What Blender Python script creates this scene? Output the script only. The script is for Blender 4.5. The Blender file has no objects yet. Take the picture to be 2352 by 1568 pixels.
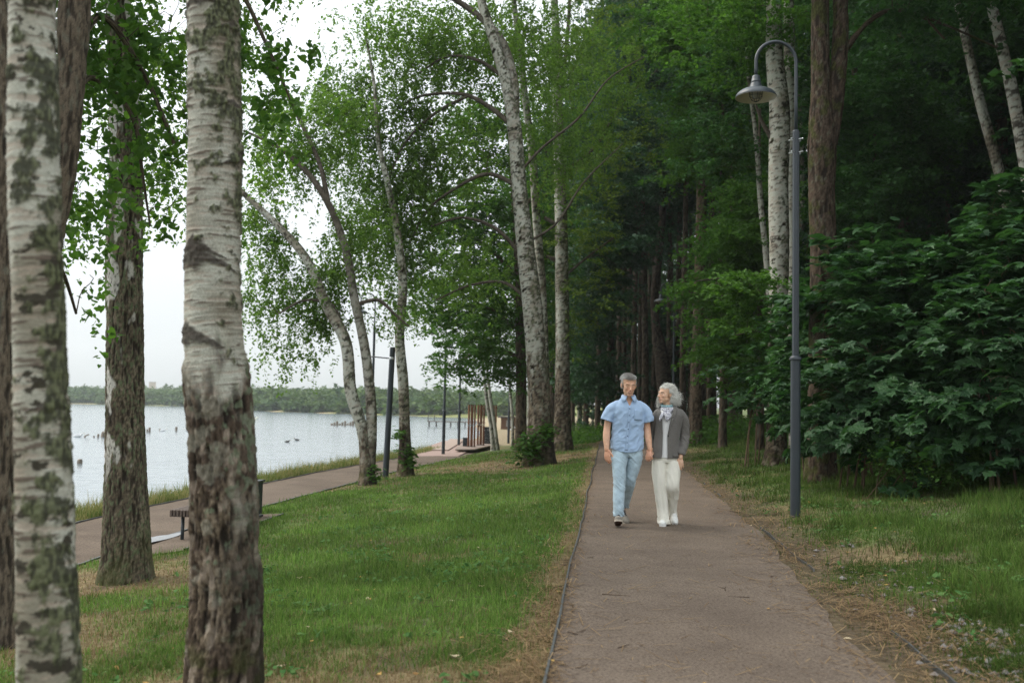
import bpy, bmesh, math, random
import numpy as np
from mathutils import Matrix, Vector
R = math.radians
SC = bpy.context.scene
COL = SC.collection

# ---------------------------------------------------------------- camera
CAM_Z = 1.41
F = 35.0 / 36.0 * 2352.0            # focal length in pixels of a 2352 px wide picture
CAM_R = Matrix.Rotation(R(90 + 3.65), 3, 'X') @ Matrix.Rotation(R(1.15), 3, 'Z')
cd = bpy.data.cameras.new('camera'); cam = bpy.data.objects.new('camera', cd); COL.objects.link(cam)
cd.sensor_width = 36.0; cd.lens = 35.0; cd.clip_start = 0.05; cd.clip_end = 5000
cd.dof.use_dof = True; cd.dof.focus_distance = 12.0; cd.dof.aperture_fstop = 2.1
cam.matrix_world = Matrix.Translation((0, 0, CAM_Z)) @ CAM_R.to_4x4()
SC.camera = cam

# ---------------------------------------------------------------- world, sun, exposure
SUN_EL, SUN_AZ = 48, -70            # elevation; azimuth measured from the view direction, negative = over the lake
W = bpy.data.worlds.new('World'); SC.world = W; W.use_nodes = True
wn = W.node_tree.nodes; wl = W.node_tree.links
for n in list(wn): wn.remove(n)
sky = wn.new('ShaderNodeTexSky'); sky.sky_type = 'NISHITA'; sky.sun_disc = False
sky.sun_elevation = R(SUN_EL); sky.sun_rotation = R(SUN_AZ)
sky.air_density = 1.0; sky.dust_density = 4.0; sky.ozone_density = 1.2; sky.altitude = 0
hs = wn.new('ShaderNodeHueSaturation'); hs.inputs['Saturation'].default_value = 0.30; hs.inputs['Value'].default_value = 1.0
geo = wn.new('ShaderNodeTexCoord'); sep = wn.new('ShaderNodeSeparateXYZ')
ov = wn.new('ShaderNodeMixRGB'); ov.inputs['Fac'].default_value = 0.75
# an overcast sky is brighter overhead than at the horizon
wl.new(geo.outputs['Generated'], sep.inputs[0])
cie = wn.new('ShaderNodeMath'); cie.operation = 'MULTIPLY_ADD'; cie.use_clamp = False; cie.inputs[1].default_value = 1.9; cie.inputs[2].default_value = 0.66; wl.new(sep.outputs['Z'], cie.inputs[0])
mx_ = wn.new('ShaderNodeMath'); mx_.operation = 'MAXIMUM'; mx_.inputs[1].default_value = 0.5; wl.new(cie.outputs[0], mx_.inputs[0])
gc_ = wn.new('ShaderNodeVectorMath'); gc_.operation = 'SCALE'; gc_.inputs[0].default_value = (6.6, 6.98, 7.25); wl.new(mx_.outputs[0], gc_.inputs['Scale']); wl.new(gc_.outputs[0], ov.inputs['Color2'])
bg = wn.new('ShaderNodeBackground'); bg.inputs['Strength'].default_value = 0.125
wo = wn.new('ShaderNodeOutputWorld')
wl.new(sky.outputs[0], hs.inputs['Color']); wl.new(hs.outputs[0], ov.inputs['Color1'])
wl.new(ov.outputs[0], bg.inputs['Color']); wl.new(bg.outputs[0], wo.inputs['Surface'])
sl = bpy.data.lights.new('sun', 'SUN'); sl.energy = 2.1; sl.angle = R(40); sl.color = (1, 0.92, 0.80)
so = bpy.data.objects.new('sun', sl); COL.objects.link(so)
_e, _a = R(SUN_EL), R(SUN_AZ)
sdir = Vector((math.sin(_a) * math.cos(_e), math.cos(_a) * math.cos(_e), math.sin(_e)))
so.rotation_euler = sdir.to_track_quat('Z', 'Y').to_euler()
SC.view_settings.view_transform = 'Standard'; SC.view_settings.look = 'None'
SC.view_settings.exposure = 0.50; SC.view_settings.gamma = 1.0
cy = SC.cycles
cy.max_bounces = 6; cy.diffuse_bounces = 3; cy.glossy_bounces = 2; cy.transmission_bounces = 3
cy.transparent_max_bounces = 4; cy.volume_bounces = 1
cy.use_denoising = True; cy.denoising_prefilter = 'NONE'; cy.use_adaptive_sampling = False; cy.caustics_reflective = False; cy.caustics_refractive = False
cy.sample_clamp_indirect = 4.0

# ---------------------------------------------------------------- pixel rays -> world points
def ray(px, py):
    v = CAM_R @ Vector(((px - 1176) / F, (784 - py) / F, -1.0))
    return v
def at(px, py, Y):
    v = ray(px, py); s = Y / v.y
    return np.array((v.x * s, Y, CAM_Z + v.z * s))
def ppm(Y): return F / Y

# ---------------------------------------------------------------- numpy noise
_rs = np.random.RandomState(7)
_P = _rs.permutation(256).astype(np.int64); _P = np.concatenate([_P, _P, _P])
_G = _rs.normal(size=(256, 3)); _G /= np.linalg.norm(_G, axis=1)[:, None]
def perlin(p):
    p = np.asarray(p, float); i = np.floor(p).astype(np.int64); f = p - i
    u = f * f * f * (f * (f * 6 - 15) + 10); i &= 255
    out = 0
    for dx in (0, 1):
        for dy in (0, 1):
            for dz in (0, 1):
                h = _P[_P[_P[(i[..., 0] + dx) & 255] + ((i[..., 1] + dy) & 255)] + ((i[..., 2] + dz) & 255)]
                g = _G[h & 255]
                d = g[..., 0] * (f[..., 0] - dx) + g[..., 1] * (f[..., 1] - dy) + g[..., 2] * (f[..., 2] - dz)
                w = (u[..., 0] if dx else 1 - u[..., 0]) * (u[..., 1] if dy else 1 - u[..., 1]) * (u[..., 2] if dz else 1 - u[..., 2])
                out = out + w * d
    return out * 1.6
def fbm(p, o=4, g=0.5):
    p = np.asarray(p, float); s = 0; a = 1.0
    for k in range(o):
        s = s + a * perlin(p * (2 ** k) + 17.3 * k); a *= g
    return s
def n2(x, y, sc=1.0, seed=0.0, o=3): return fbm(np.stack([np.asarray(x, float) * sc, np.asarray(y, float) * sc, np.full(np.shape(x), seed + .37)], -1), o)
def sstep(a, b, x):
    t = np.clip((x - a) / (b - a), 0, 1); return t * t * (3 - 2 * t)
def lerp(a, b, t): return a + (b - a) * t
def cmix(c1, c2, t): return c1 + (c2 - c1) * np.asarray(t)[..., None]
def C3(*c): return np.array(c, float)

# ---------------------------------------------------------------- mesh helpers
def mesh_np(name, V, polys, mat=None, parent=None, cols=None, smooth=True, floats=None, mats=None, midx=None):
    """V (n,3); polys: list of int arrays (m,k). cols (n,3) goes to the colour attribute 'Col'."""
    me = bpy.data.meshes.new(name)
    V = np.ascontiguousarray(V, dtype=np.float32)
    me.vertices.add(len(V)); me.vertices.foreach_set('co', V.ravel())
    idx = np.concatenate([np.asarray(p, np.int32).ravel() for p in polys])
    cnt = np.concatenate([np.full(len(p), np.asarray(p).shape[1], np.int32) for p in polys])
    st = np.concatenate([[0], np.cumsum(cnt)[:-1]]).astype(np.int32)
    me.loops.add(len(idx)); me.loops.foreach_set('vertex_index', idx)
    me.polygons.add(len(cnt)); me.polygons.foreach_set('loop_start', st); me.polygons.foreach_set('loop_total', cnt)
    me.polygons.foreach_set('use_smooth', np.full(len(cnt), bool(smooth)))
    if midx is not None: me.polygons.foreach_set('material_index', np.asarray(midx, np.int32))
    me.update(calc_edges=True)
    if cols is not None:
        a = me.color_attributes.new('Col', 'FLOAT_COLOR', 'POINT')
        c = np.ones((len(V), 4), np.float32); c[:, :3] = np.clip(cols, 0, 1); a.data.foreach_set('color', c.ravel())
    for k, v in (floats or {}).items():
        a = me.attributes.new(k, 'FLOAT', 'POINT'); a.data.foreach_set('value', np.asarray(v, np.float32))
    for m in (mats or ([mat] if mat else [])): me.materials.append(m)
    o = bpy.data.objects.new(name, me); COL.objects.link(o)
    if parent: o.parent = parent
    return o
def tag(o, label=None, cat=None, group=None, kind=None):
    if label: o['label'] = label
    if cat: o['category'] = cat
    if group: o['group'] = group
    if kind: o['kind'] = kind
    return o
def empty(name, loc=(0, 0, 0), rz=0.0, label=None, cat=None, group=None, sc=1.0):
    o = bpy.data.objects.new(name, None); COL.objects.link(o); o.location = tuple(float(v) for v in loc)
    o.rotation_euler = (0, 0, rz); o.scale = (sc, sc, sc) if np.isscalar(sc) else sc
    o.empty_display_size = 0.2
    return tag(o, label, cat, group)
def copy_tree(o, parent=None):
    c = o.copy(); COL.objects.link(c); c.parent = parent
    for ch in list(o.children): copy_tree(ch, c)
    return c
class MB:
    """collects pieces into one mesh"""
    def __init__(s): s.V = []; s.P = []; s.n = 0; s.C = []; s.col = None
    def add(s, V, polys, col=None):
        V = np.asarray(V, float); s.V.append(V)
        for p in polys: s.P.append(np.asarray(p, int) + s.n)
        s.n += len(V)
        if col is not None or s.col is not None:
            c = np.asarray(col if col is not None else s.col, float)
            s.C.append(np.broadcast_to(c, (len(V), 3)))
        return s
    def box(s, c, d, rot=None, col=None, bev=0.0):
        c = np.array(c, float); d = np.array(d, float) / 2
        if bev > 0:
            b = min(bev, d.min() * .9); V = []
            for sx in (-1, 1):
                for sy in (-1, 1):
                    for sz in (-1, 1):
                        for k in range(3):
                            o = np.array([d[0], d[1], d[2]]) - b * (np.arange(3) != k)
                            V.append(o * (sx, sy, sz))
            V = np.array(V); bm = bmesh.new()
            for v in V: bm.verts.new(v)
            r = bmesh.ops.convex_hull(bm, input=bm.verts); bm.verts.index_update()
            V2 = np.array([v.co[:] for v in bm.verts]); T = np.array([[v.index for v in f.verts] for f in bm.faces if len(f.verts) == 3]); bm.free()
            if rot is not None: V2 = V2 @ np.array(rot).T
            return s.add(V2 + c, [T], col)
        V = np.array([(x, y, z) for x in (-1, 1) for y in (-1, 1) for z in (-1, 1)], float) * d
        if rot is not None: V = V @ np.array(rot).T
        Q = [[0, 1, 3, 2], [4, 6, 7, 5], [0, 4, 5, 1], [2, 3, 7, 6], [0, 2, 6, 4], [1, 5, 7, 3]]
        return s.add(V + c, [np.array(Q)], col)
    def tube(s, pts, rad, nu=10, cap=True, col=None):
        V, Q, T = tube(pts, rad, nu, cap); return s.add(V, [Q] + ([T] if len(T) else []), col)
    def lathe(s, prof, c=(0, 0, 0), nu=32, col=None, axis=None):
        prof = np.array(prof, float); n = len(prof); a = np.arange(nu) / nu * 2 * math.pi
        V = np.stack([prof[:, None, 0] * np.cos(a), prof[:, None, 0] * np.sin(a), np.repeat(prof[:, None, 1], nu, 1)], -1).reshape(-1, 3)
        if axis is not None: V = V @ np.array(axis).T
        i = np.arange(n - 1)[:, None] * nu; j = np.arange(nu)[None]; j2 = (j + 1) % nu
        Q = np.stack([i + j, i + j2, i + nu + j2, i + nu + j], -1).reshape(-1, 4)
        return s.add(V + np.array(c), [Q], col)
    def build(s, name, mat, parent=None, smooth=False, **k):
        return mesh_np(name, np.concatenate(s.V), s.P, mat, parent, cols=np.concatenate(s.C) if s.C else None, smooth=smooth, **k)
def frames(P):
    T = np.gradient(P, axis=0); T /= np.linalg.norm(T, axis=1)[:, None] + 1e-12
    ref = np.array([0, 1., 0]) if abs(T[0][1]) < .8 else np.array([1., 0, 0])
    N = np.zeros_like(P); v = ref - T[0] * (ref @ T[0]); v /= np.linalg.norm(v)
    for k in range(len(P)):
        v = v - T[k] * (v @ T[k]); v /= np.linalg.norm(v) + 1e-12; N[k] = v
    return T, N, np.cross(T, N)
def tube(pts, rad, nu=10, cap=True):
    P = np.asarray(pts, float); n = len(P); rad = np.broadcast_to(np.asarray(rad, float), (n,))
    T, N, B = frames(P); a = np.arange(nu) / nu * 2 * math.pi
    V = (P[:, None] + rad[:, None, None] * (np.cos(a)[None, :, None] * N[:, None] + np.sin(a)[None, :, None] * B[:, None])).reshape(-1, 3)
    i = np.arange(n - 1)[:, None] * nu; j = np.arange(nu)[None]; j2 = (j + 1) % nu
    Q = np.stack([i + j, i + j2, i + nu + j2, i + nu + j], -1).reshape(-1, 4)
    Tt = np.zeros((0, 3), int)
    if cap:
        V = np.concatenate([V, P[:1], P[-1:]]); k0, k1 = n * nu, n * nu + 1; jj = np.arange(nu); j2 = (jj + 1) % nu
        Tt = np.concatenate([np.stack([j2, jj, np.full(nu, k0)], -1), np.stack([(n - 1) * nu + jj, (n - 1) * nu + j2, np.full(nu, k1)], -1)])
    return V, Q, Tt
def spline(pts, n):
    """Catmull-Rom through pts (k,d), n samples by chord length"""
    P = np.asarray(pts, float); k = len(P)
    if k == 2: return P[0] + (P[1] - P[0]) * np.linspace(0, 1, n)[:, None]
    d = np.concatenate([[0], np.cumsum(np.linalg.norm(np.diff(P[:, :3], axis=0), axis=1) + 1e-9)]); t = np.linspace(0, d[-1], n)
    m = np.gradient(P, d, axis=0); i = np.clip(np.searchsorted(d, t, 'right') - 1, 0, k - 2)
    h = d[i + 1] - d[i]; s = ((t - d[i]) / h)[:, None]; h = h[:, None]
    return (2 * s**3 - 3 * s**2 + 1) * P[i] + (s**3 - 2 * s**2 + s) * h * m[i] + (-2 * s**3 + 3 * s**2) * P[i + 1] + (s**3 - s**2) * h * m[i + 1]

# ---------------------------------------------------------------- materials
def mat(name):
    m = bpy.data.materials.new(name); m.use_nodes = True; nt = m.node_tree
    for n in list(nt.nodes): nt.nodes.remove(n)
    out = nt.nodes.new('ShaderNodeOutputMaterial'); return m, nt, out
def bsdf(nt, out, rough=0.6, spec=0.4, metal=0.0, col=None):
    b = nt.nodes.new('ShaderNodeBsdfPrincipled'); b.inputs['Roughness'].default_value = rough
    b.inputs['Specular IOR Level'].default_value = spec; b.inputs['Metallic'].default_value = metal
    if col is not None: b.inputs['Base Color'].default_value = (*col, 1)
    nt.links.new(b.outputs[0], out.inputs['Surface']); return b
def noise(nt, scale, detail=4, rough=.55, coord='Object', vec=None, dist=0.0):
    tn = nt.nodes.new('ShaderNodeTexNoise'); tn.inputs['Scale'].default_value = scale
    tn.inputs['Detail'].default_value = detail; tn.inputs['Roughness'].default_value = rough; tn.inputs['Distortion'].default_value = dist
    if vec is None:
        tc = nt.nodes.new('ShaderNodeTexCoord'); vec = tc.outputs[coord]
    nt.links.new(vec, tn.inputs['Vector']); return tn
def ramp(nt, src, stops):
    r = nt.nodes.new('ShaderNodeValToRGB'); e = r.color_ramp.elements
    while len(e) > 2: e.remove(e[-1])
    for k, (p, c) in enumerate(stops):
        el = e[k] if k < 2 else e.new(p)
        el.position = p; el.color = (*c, 1) if len(c) == 3 else c
    nt.links.new(src, r.inputs['Fac']); return r
def mul(nt, a, b, mode='MULTIPLY', fac=1.0):
    m = nt.nodes.new('ShaderNodeMixRGB'); m.blend_type = mode; m.inputs['Fac'].default_value = fac
    for s, k in ((a, 'Color1'), (b, 'Color2')):
        if isinstance(s, tuple): m.inputs[k].default_value = (*s, 1)
        else: nt.links.new(s, m.inputs[k])
    return m
def bump(nt, b, src, strength=.5, dist=.01):
    bp = nt.nodes.new('ShaderNodeBump'); bp.inputs['Strength'].default_value = strength; bp.inputs['Distance'].default_value = dist
    nt.links.new(src, bp.inputs['Height']); nt.links.new(bp.outputs[0], b.inputs['Normal']); return bp
def attr(nt, name='Col'):
    a = nt.nodes.new('ShaderNodeAttribute'); a.attribute_name = name; return a
def vmat(name, rough=.8, spec=.2, nsc=60, namp=.35, bstr=.5, bdist=.004, stretch=None, metal=0.0):
    """material that takes its colour from attribute Col, broken up by fine noise"""
    m, nt, out = mat(name); b = bsdf(nt, out, rough, spec, metal); a = attr(nt)
    vec = None
    if stretch:
        tc = nt.nodes.new('ShaderNodeTexCoord'); mp = nt.nodes.new('ShaderNodeMapping'); mp.inputs['Scale'].default_value = stretch
        nt.links.new(tc.outputs['Object'], mp.inputs['Vector']); vec = mp.outputs[0]
    n = noise(nt, nsc, 5, .65, vec=vec); lo, hi = 1 - namp, 1 + namp
    r = ramp(nt, n.outputs[0], [(.3, (lo,) * 3), (.7, (hi,) * 3)])
    mm = mul(nt, a.outputs['Color'], r.outputs[0]); nt.links.new(mm.outputs[0], b.inputs['Base Color'])
    bump(nt, b, n.outputs[0], bstr, bdist); return m
def pmat(name, col, rough=.5, spec=.4, metal=0.0, nsc=30, namp=.15, bstr=.15, bdist=.003):
    m, nt, out = mat(name); b = bsdf(nt, out, rough, spec, metal)
    n = noise(nt, nsc, 5, .6); r = ramp(nt, n.outputs[0], [(.3, tuple(c * (1 - namp) for c in col)), (.7, tuple(min(1, c * (1 + namp)) for c in col))])
    nt.links.new(r.outputs[0], b.inputs['Base Color']); bump(nt, b, n.outputs[0], bstr, bdist); return m
def leafmat(name, c1, c2, c3=None, rough=.5, spec=.35, trans=.3, tcol=None):
    """leaf: colour picked by the per-leaf attribute rnd, object random shifts it a little, thin-leaf translucency"""
    m, nt, out = mat(name); a = attr(nt, 'rnd')
    stops = [(0.0, c1), (.85, c2)] + ([(.985, c2), (1.0, c3)] if c3 else [])
    r = ramp(nt, a.outputs['Fac'], stops)
    oi = nt.nodes.new('ShaderNodeObjectInfo'); rr = ramp(nt, oi.outputs['Random'], [(0, (.8, .8, .85)), (1, (1.15, 1.12, 1.0))])
    c = mul(nt, r.outputs[0], rr.outputs[0])
    b = bsdf(nt, out, rough, spec); nt.links.new(c.outputs[0], b.inputs['Base Color'])
    t = nt.nodes.new('ShaderNodeBsdfTranslucent'); ct = mul(nt, c.outputs[0], tcol or (1.3, 1.5, .7)); nt.links.new(ct.outputs[0], t.inputs['Color'])
    mx = nt.nodes.new('ShaderNodeMixShader'); mx.inputs[0].default_value = trans
    nt.links.new(b.outputs[0], mx.inputs[1]); nt.links.new(t.outputs[0], mx.inputs[2]); nt.links.new(mx.outputs[0], out.inputs['Surface'])
    return m
# ================================================================ terrain
ZW = -1.45
def uL(y): return .175 + .098 * (np.asarray(y, float) - 5) + np.where(np.asarray(y) > 37, (np.asarray(y, float) - 37) ** 2 * .012, 0) * 0
UW = 2.12
def uR(y): return uL(y) + UW
def lI(y): return np.interp(y, [-30, 0, 12.7, 19, 26, 40, 50, 60, 80, 120], [-7.4, -5.75, -5.25, -4.85, -3.96, -2.3, -1.2, -.3, 1.0, 3.0])
def lK(y): return lI(y) - 2.05
def zl(y): return np.interp(y, [0, 30, 45, 60, 120], [-.65, -.68, -.85, -.9, -.9])
def xs(y): return np.where(np.asarray(y) < 48, lK(y) - 1.7, np.interp(y, [48, 60, 80, 100, 127, 160, 205, 260], [-5.2, -4.6, -3.2, -3.6, -6, -7, -10, 0]))
def fs(x): return np.interp(x, [-2000, -400, -157, -114, -90, -62, -10, 60], [430, 405, 372, 350, 275, 250, 205, 190])
def H(x, y):
    x = np.asarray(x, float); y = np.asarray(y, float)
    a, b, c, d = xs(y), lK(y), lI(y), uL(y); e = uR(y); zlow = zl(y)
    zt = -.55 * sstep(39, 60, y)
    z = np.where(x < b, lerp(ZW - .08, zlow, sstep(0, 1, (x - a) / np.maximum(b - .25 - a, .1))), zlow)
    t = np.clip((x - c) / (d - c), 0, 1)
    z = np.where(x > c, lerp(zlow, zt, t ** .9 * (1 - .12 * np.sin(t * math.pi))), z)
    r = np.maximum(x - e, 0)
    zr = np.interp(r, [0, .1, .7, 3, 6, 20, 60, 300], [0, .012, .09, .36, .62, 1.2, 2.0, 6.0])
    z = np.where(x > e, zt + zr, z)
    z = np.where(x < a, ZW - .08 - np.minimum((a - x) * .15, 1.2), z)
    bumpy = np.where((x > c + .15) & (x < d - .1) | (x > e + .25), 1.0, 0.0)
    z = z + bumpy * .025 * n2(x, y, .9, 3, 2)
    q = y - fs(x)                                     # the far shore
    far = ZW - .08 + np.interp(q, [-10, 0, 3, 30, 120, 400, 900], [-1.2, 0, .3, .7, 2.0, 5.0, 9])
    far = far + np.where(q > 20, np.minimum((q - 20) / 80, 1) * .8 * n2(x, y, .008, 9, 2), 0)
    far = far * np.where(q > -10, 1, 1)
    return np.where((q > -10) & (x < 40), np.maximum(z, far), z)
def graded(lo, hi, a, b, st, g=1.06, mx=14):
    m = list(np.arange(a, b, st)); s = st
    while m[-1] < hi: s = min(s * g, mx); m.append(m[-1] + s)
    s = st; l = [a]
    while l[-1] > lo: s = min(s * g, mx); l.append(l[-1] - s)
    return np.array(l[1:][::-1] + m)
gx = graded(-900, 700, -7.2, 9, .14); gy = graded(-40, 1100, 2.5, 32, .2)
GX, GY = np.meshgrid(gx, gy); GZ = H(GX, GY)
def uG(y): return uR(y) - .05 - .24 * sstep(12, 5.5, y) + .055 * n2(y, np.asarray(y) * 0, 1.1, 15, 4)
inpath = ((GX > uL(GY) + .03) & (GX < uG(GY) - .05) & (GY < 55)) | ((GX > lK(GY) + .03) & (GX < lI(GY) - .03) & (GY < 58))
GZ = GZ - np.where(inpath, .03, .006)
nx, ny = len(gx), len(gy); i = np.arange(ny - 1)[:, None] * nx + np.arange(nx - 1)[None]
Q = np.stack([i, i + 1, i + nx + 1, i + nx], -1).reshape(-1, 4)
def dryness(x, y):
    """0 lush green, 1 straw and bare soil"""
    u = uL(y); e = uR(y)
    n = n2(x, y, .55, 1.1, 4); n_ = n2(x, y, 2.2, 5.1, 3)
    d = .18 + .30 * sstep(7.6, 5.4, y) + .30 * sstep(-1.4, -3.0, x) * sstep(13, 10, y) * (x > lI(y))
    d = d + .62 * sstep(.42, .0, u - x) * (x < u + .1)
    d = d + .28 * sstep(24, 30, y) * (x < u)
    for tx, ty, tr in ((-1.6, 5.4, .9), (-4.1, 10.6, 1.2), (.8, 27.5, 2.2), (-3.5, 24, 1.0), (-2.9, 27, 1.0), (-3.9, 7.6, 1.2), (1.5, 31, 2.0)):
        d = d + .5 * np.exp(-((x - tx) ** 2 + (y - ty) ** 2) / tr ** 2)
    rr = x - e
    d = np.where(rr > -.5, .10 + (.50 + .35 * sstep(10, 6, y)) * np.exp(-np.maximum(rr, 0) / .38) + .18 * sstep(.1, .4, n) + .22 * sstep(16, 24, y) * sstep(3, 1, rr), d)
    return np.clip(d + .36 * n + .26 * n_, 0, 1)
D = dryness(GX, GY)
green, straw, soil = C3(.075, .11, .034), C3(.17, .13, .07), C3(.075, .058, .040)
gc = cmix(green, straw, sstep(.25, .9, D)); gc = cmix(gc, soil, sstep(.0, .5, n2(GX, GY, 1.7, 8, 4)) * .75)
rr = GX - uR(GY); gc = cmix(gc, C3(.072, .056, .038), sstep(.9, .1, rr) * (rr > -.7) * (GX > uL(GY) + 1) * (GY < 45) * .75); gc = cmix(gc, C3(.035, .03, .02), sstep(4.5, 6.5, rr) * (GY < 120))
beach = ((GX < uL(GY)) & (GY > 52) & (GX > xs(GY) - .5) & (GY < 200)) * sstep(52, 60, GY)
gc = cmix(gc, C3(.30, .24, .16), beach * .8)
q = GY - fs(GX); gc = cmix(gc, C3(.16, .17, .06), ((q > 0) & (GX < 40)) * 1.0); gc = cmix(gc, C3(.35, .26, .16), sstep(6, 0, q) * (q > -3) * sstep(0, .3, n2(GX, GY, .02, 3, 2)) * 1.0)
gc = cmix(gc, C3(.09, .08, .06), (GX < xs(GY)) * (q < 0) * 1.0)
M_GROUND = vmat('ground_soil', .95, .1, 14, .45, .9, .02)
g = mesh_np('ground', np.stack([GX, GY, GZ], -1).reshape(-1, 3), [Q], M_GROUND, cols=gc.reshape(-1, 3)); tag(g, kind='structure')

# water
m, nt, out = mat('lake_water'); b = bsdf(nt, out, .12, .6, col=(.17, .21, .23))
tc = nt.nodes.new('ShaderNodeTexCoord'); mp = nt.nodes.new('ShaderNodeMapping'); mp.inputs['Scale'].default_value = (.55, 1.6, 1)
nt.links.new(tc.outputs['Object'], mp.inputs['Vector']); n1 = noise(nt, 1.3, 2, .5, vec=mp.outputs[0], dist=.4)
bump(nt, b, n1.outputs[0], .35, .09); M_WATER = m
wv = np.array([[-1400, -40, ZW], [60, -40, ZW], [60, 470, ZW], [-1400, 470, ZW]], float)
w = mesh_np('water', wv, [np.array([[0, 1, 2, 3]])], M_WATER); tag(w, kind='structure')

# ================================================================ paths
m, nt, out = mat('red_gravel'); b = bsdf(nt, out, .92, .12)
n1 = noise(nt, 120, 6, .8); n2_ = noise(nt, 1.1, 5, .6); n3 = noise(nt, 55, 3, .6)
r1 = ramp(nt, n1.outputs[0], [(.28, (.064, .049, .037)), (.5, (.132, .104, .081)), (.66, (.178, .144, .115)), (.76, (.38, .32, .28))])
r2 = ramp(nt, n2_.outputs[0], [(.3, (.78, .76, .75)), (.7, (1.15, 1.14, 1.12))]); mm = mul(nt, r1.outputs[0], r2.outputs[0])
r3 = ramp(nt, n3.outputs[0], [(.34, (.55, .52, .52)), (.48, (1, 1, 1)), (.68, (1.2, 1.2, 1.2))]); m3 = mul(nt, mm.outputs[0], r3.outputs[0])
nt.links.new(m3.outputs[0], b.inputs['Base Color']); bump(nt, b, n1.outputs[0], .9, .006); M_GRAVEL = m
def strip(name, fl, fr, ys, nc, mat, dz=.008, cam_=0.012, kind='structure'):
    ys = np.asarray(ys, float); t = np.linspace(0, 1, nc)
    X = fl(ys)[:, None] * (1 - t) + fr(ys)[:, None] * t; Y = np.repeat(ys[:, None], nc, 1)
    Z = H(X, Y) + dz + cam_ * np.sin(t * math.pi) + .004 * n2(X, Y, 1.5, 2, 2)
    V = np.stack([X, Y, Z], -1).reshape(-1, 3); i = np.arange(len(ys) - 1)[:, None] * nc + np.arange(nc - 1)[None]
    o = mesh_np(name, V, [np.stack([i, i + 1, i + nc + 1, i + nc], -1).reshape(-1, 4)], mat); tag(o, kind=kind); return o
def wob(f, a=.02, s=.7, sd=0): return lambda y: f(y) + a * n2(y, y * 0, s, sd, 3)
uLw = wob(uL, .03, .35, 3); uRw = lambda y: uR(y) + .018 * n2(y, y * 0, .7, 5, 3)
strip('path', uLw, uG, np.arange(-6, 56, .1), 15, M_GRAVEL)
strip('lake_path', wob(lK, .03, .5, 8), wob(lI, .02, .4, 4), np.arange(-6, 58, .15), 11, M_GRAVEL)
strip('bench_pad', lambda y: lI(y) + .03, lambda y: lI(y) + .03 + 1.05 * sstep(12.6, 12.9, y) * sstep(17.6, 17.3, y) + .02, np.arange(12.5, 17.7, .1), 6, M_GRAVEL, .006, .0)
# side branch of the lake path that joins from the right further up
def side_strip():
    ys = np.linspace(0, 1, 30); a = np.array([[-2.4, 39.5], [-1.0, 41.6], [.5, 43.6], [2.2, 45]]); P = spline(a, 30); wdt = np.linspace(.9, .5, 30)[:, None]
    V = []; 
    for k in range(30):
        for s in (-1, 0, 1): V.append([P[k, 0] + .1 * s, P[k, 1] + s * wdt[k, 0], 0])
    V = np.array(V); V[:, 2] = H(V[:, 0], V[:, 1]) + .02
    i = np.arange(29)[:, None] * 3 + np.arange(2)[None]
    tag(mesh_np('side_path', V, [np.stack([i, i + 3, i + 4, i + 1], -1).reshape(-1, 4)], M_GRAVEL), kind='structure')
side_strip()
M_EDGE = pmat('edging_metal', (.075, .08, .078), .55, .4, .4, 40, .3)
def edging(name, f, y0, y1, h=.035, w=.009, off=0., dy=.08, skip=None):
    ys = np.arange(y0, y1, dy); x = f(ys) + off; base = H(x, ys); z = base + h + .012 * n2(ys, ys * 0, 1.3, 6, 2)
    if skip is not None: z = np.where(skip(ys), base - .05, z)
    V = np.concatenate([np.stack([x - w / 2, ys, base - .06], -1), np.stack([x - w / 2, ys, z], -1), np.stack([x + w / 2, ys, z], -1), np.stack([x + w / 2, ys, base - .06], -1)])
    n = len(ys); i = np.arange(n - 1); Qs = [np.stack([i + a * n, i + 1 + a * n, i + 1 + b * n, i + b * n], -1) for a, b in ((0, 1), (1, 2), (2, 3))]
    tag(mesh_np(name, V, Qs, M_EDGE, smooth=False), kind='structure')
edging('path_edging', uLw, -3, 37, .028, .014)
edging('path_edging', uRw, -3, 22, .022, .012, .02, skip=lambda y: (n2(y, y * 0, .5, 12, 2) > .12) | (y > 12) & (n2(y, y * 0, .9, 2, 2) > -.2))
edging('path_edging', wob(lI, .02, .4, 4), 2, 41, .03, .03, .0)
edging('path_edging', wob(lK, .03, .5, 8), 2, 47, .03, .03, .0)
edging('path_edging', lambda y: lI(y) + 1.1, 12.9, 17.3, .03, .02, .0)
# puddle on the pad
a = np.linspace(0, 2 * math.pi, 48, endpoint=False); rad = 1 + .18 * np.sin(2 * a + .6) + .1 * np.sin(5 * a)
px_, py_ = -5.03 + .13 * np.cos(a) * rad + .12 * np.sin(a) * .75, 14.35 + .82 * np.sin(a) * rad
pv = np.concatenate([[[-5.03, 14.35, 0]], np.stack([px_, py_, px_ * 0], -1)]); pv[:, 2] = H(-4.9, 14.4) + .022
m, nt, out = mat('puddle_water'); bsdf(nt, out, .03, .8, col=(.06, .055, .05)); j = np.arange(48)
tag(mesh_np('puddle_water', pv, [np.stack([j * 0, j + 1, (j + 1) % 48 + 1], -1)], m), kind='structure')

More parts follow.
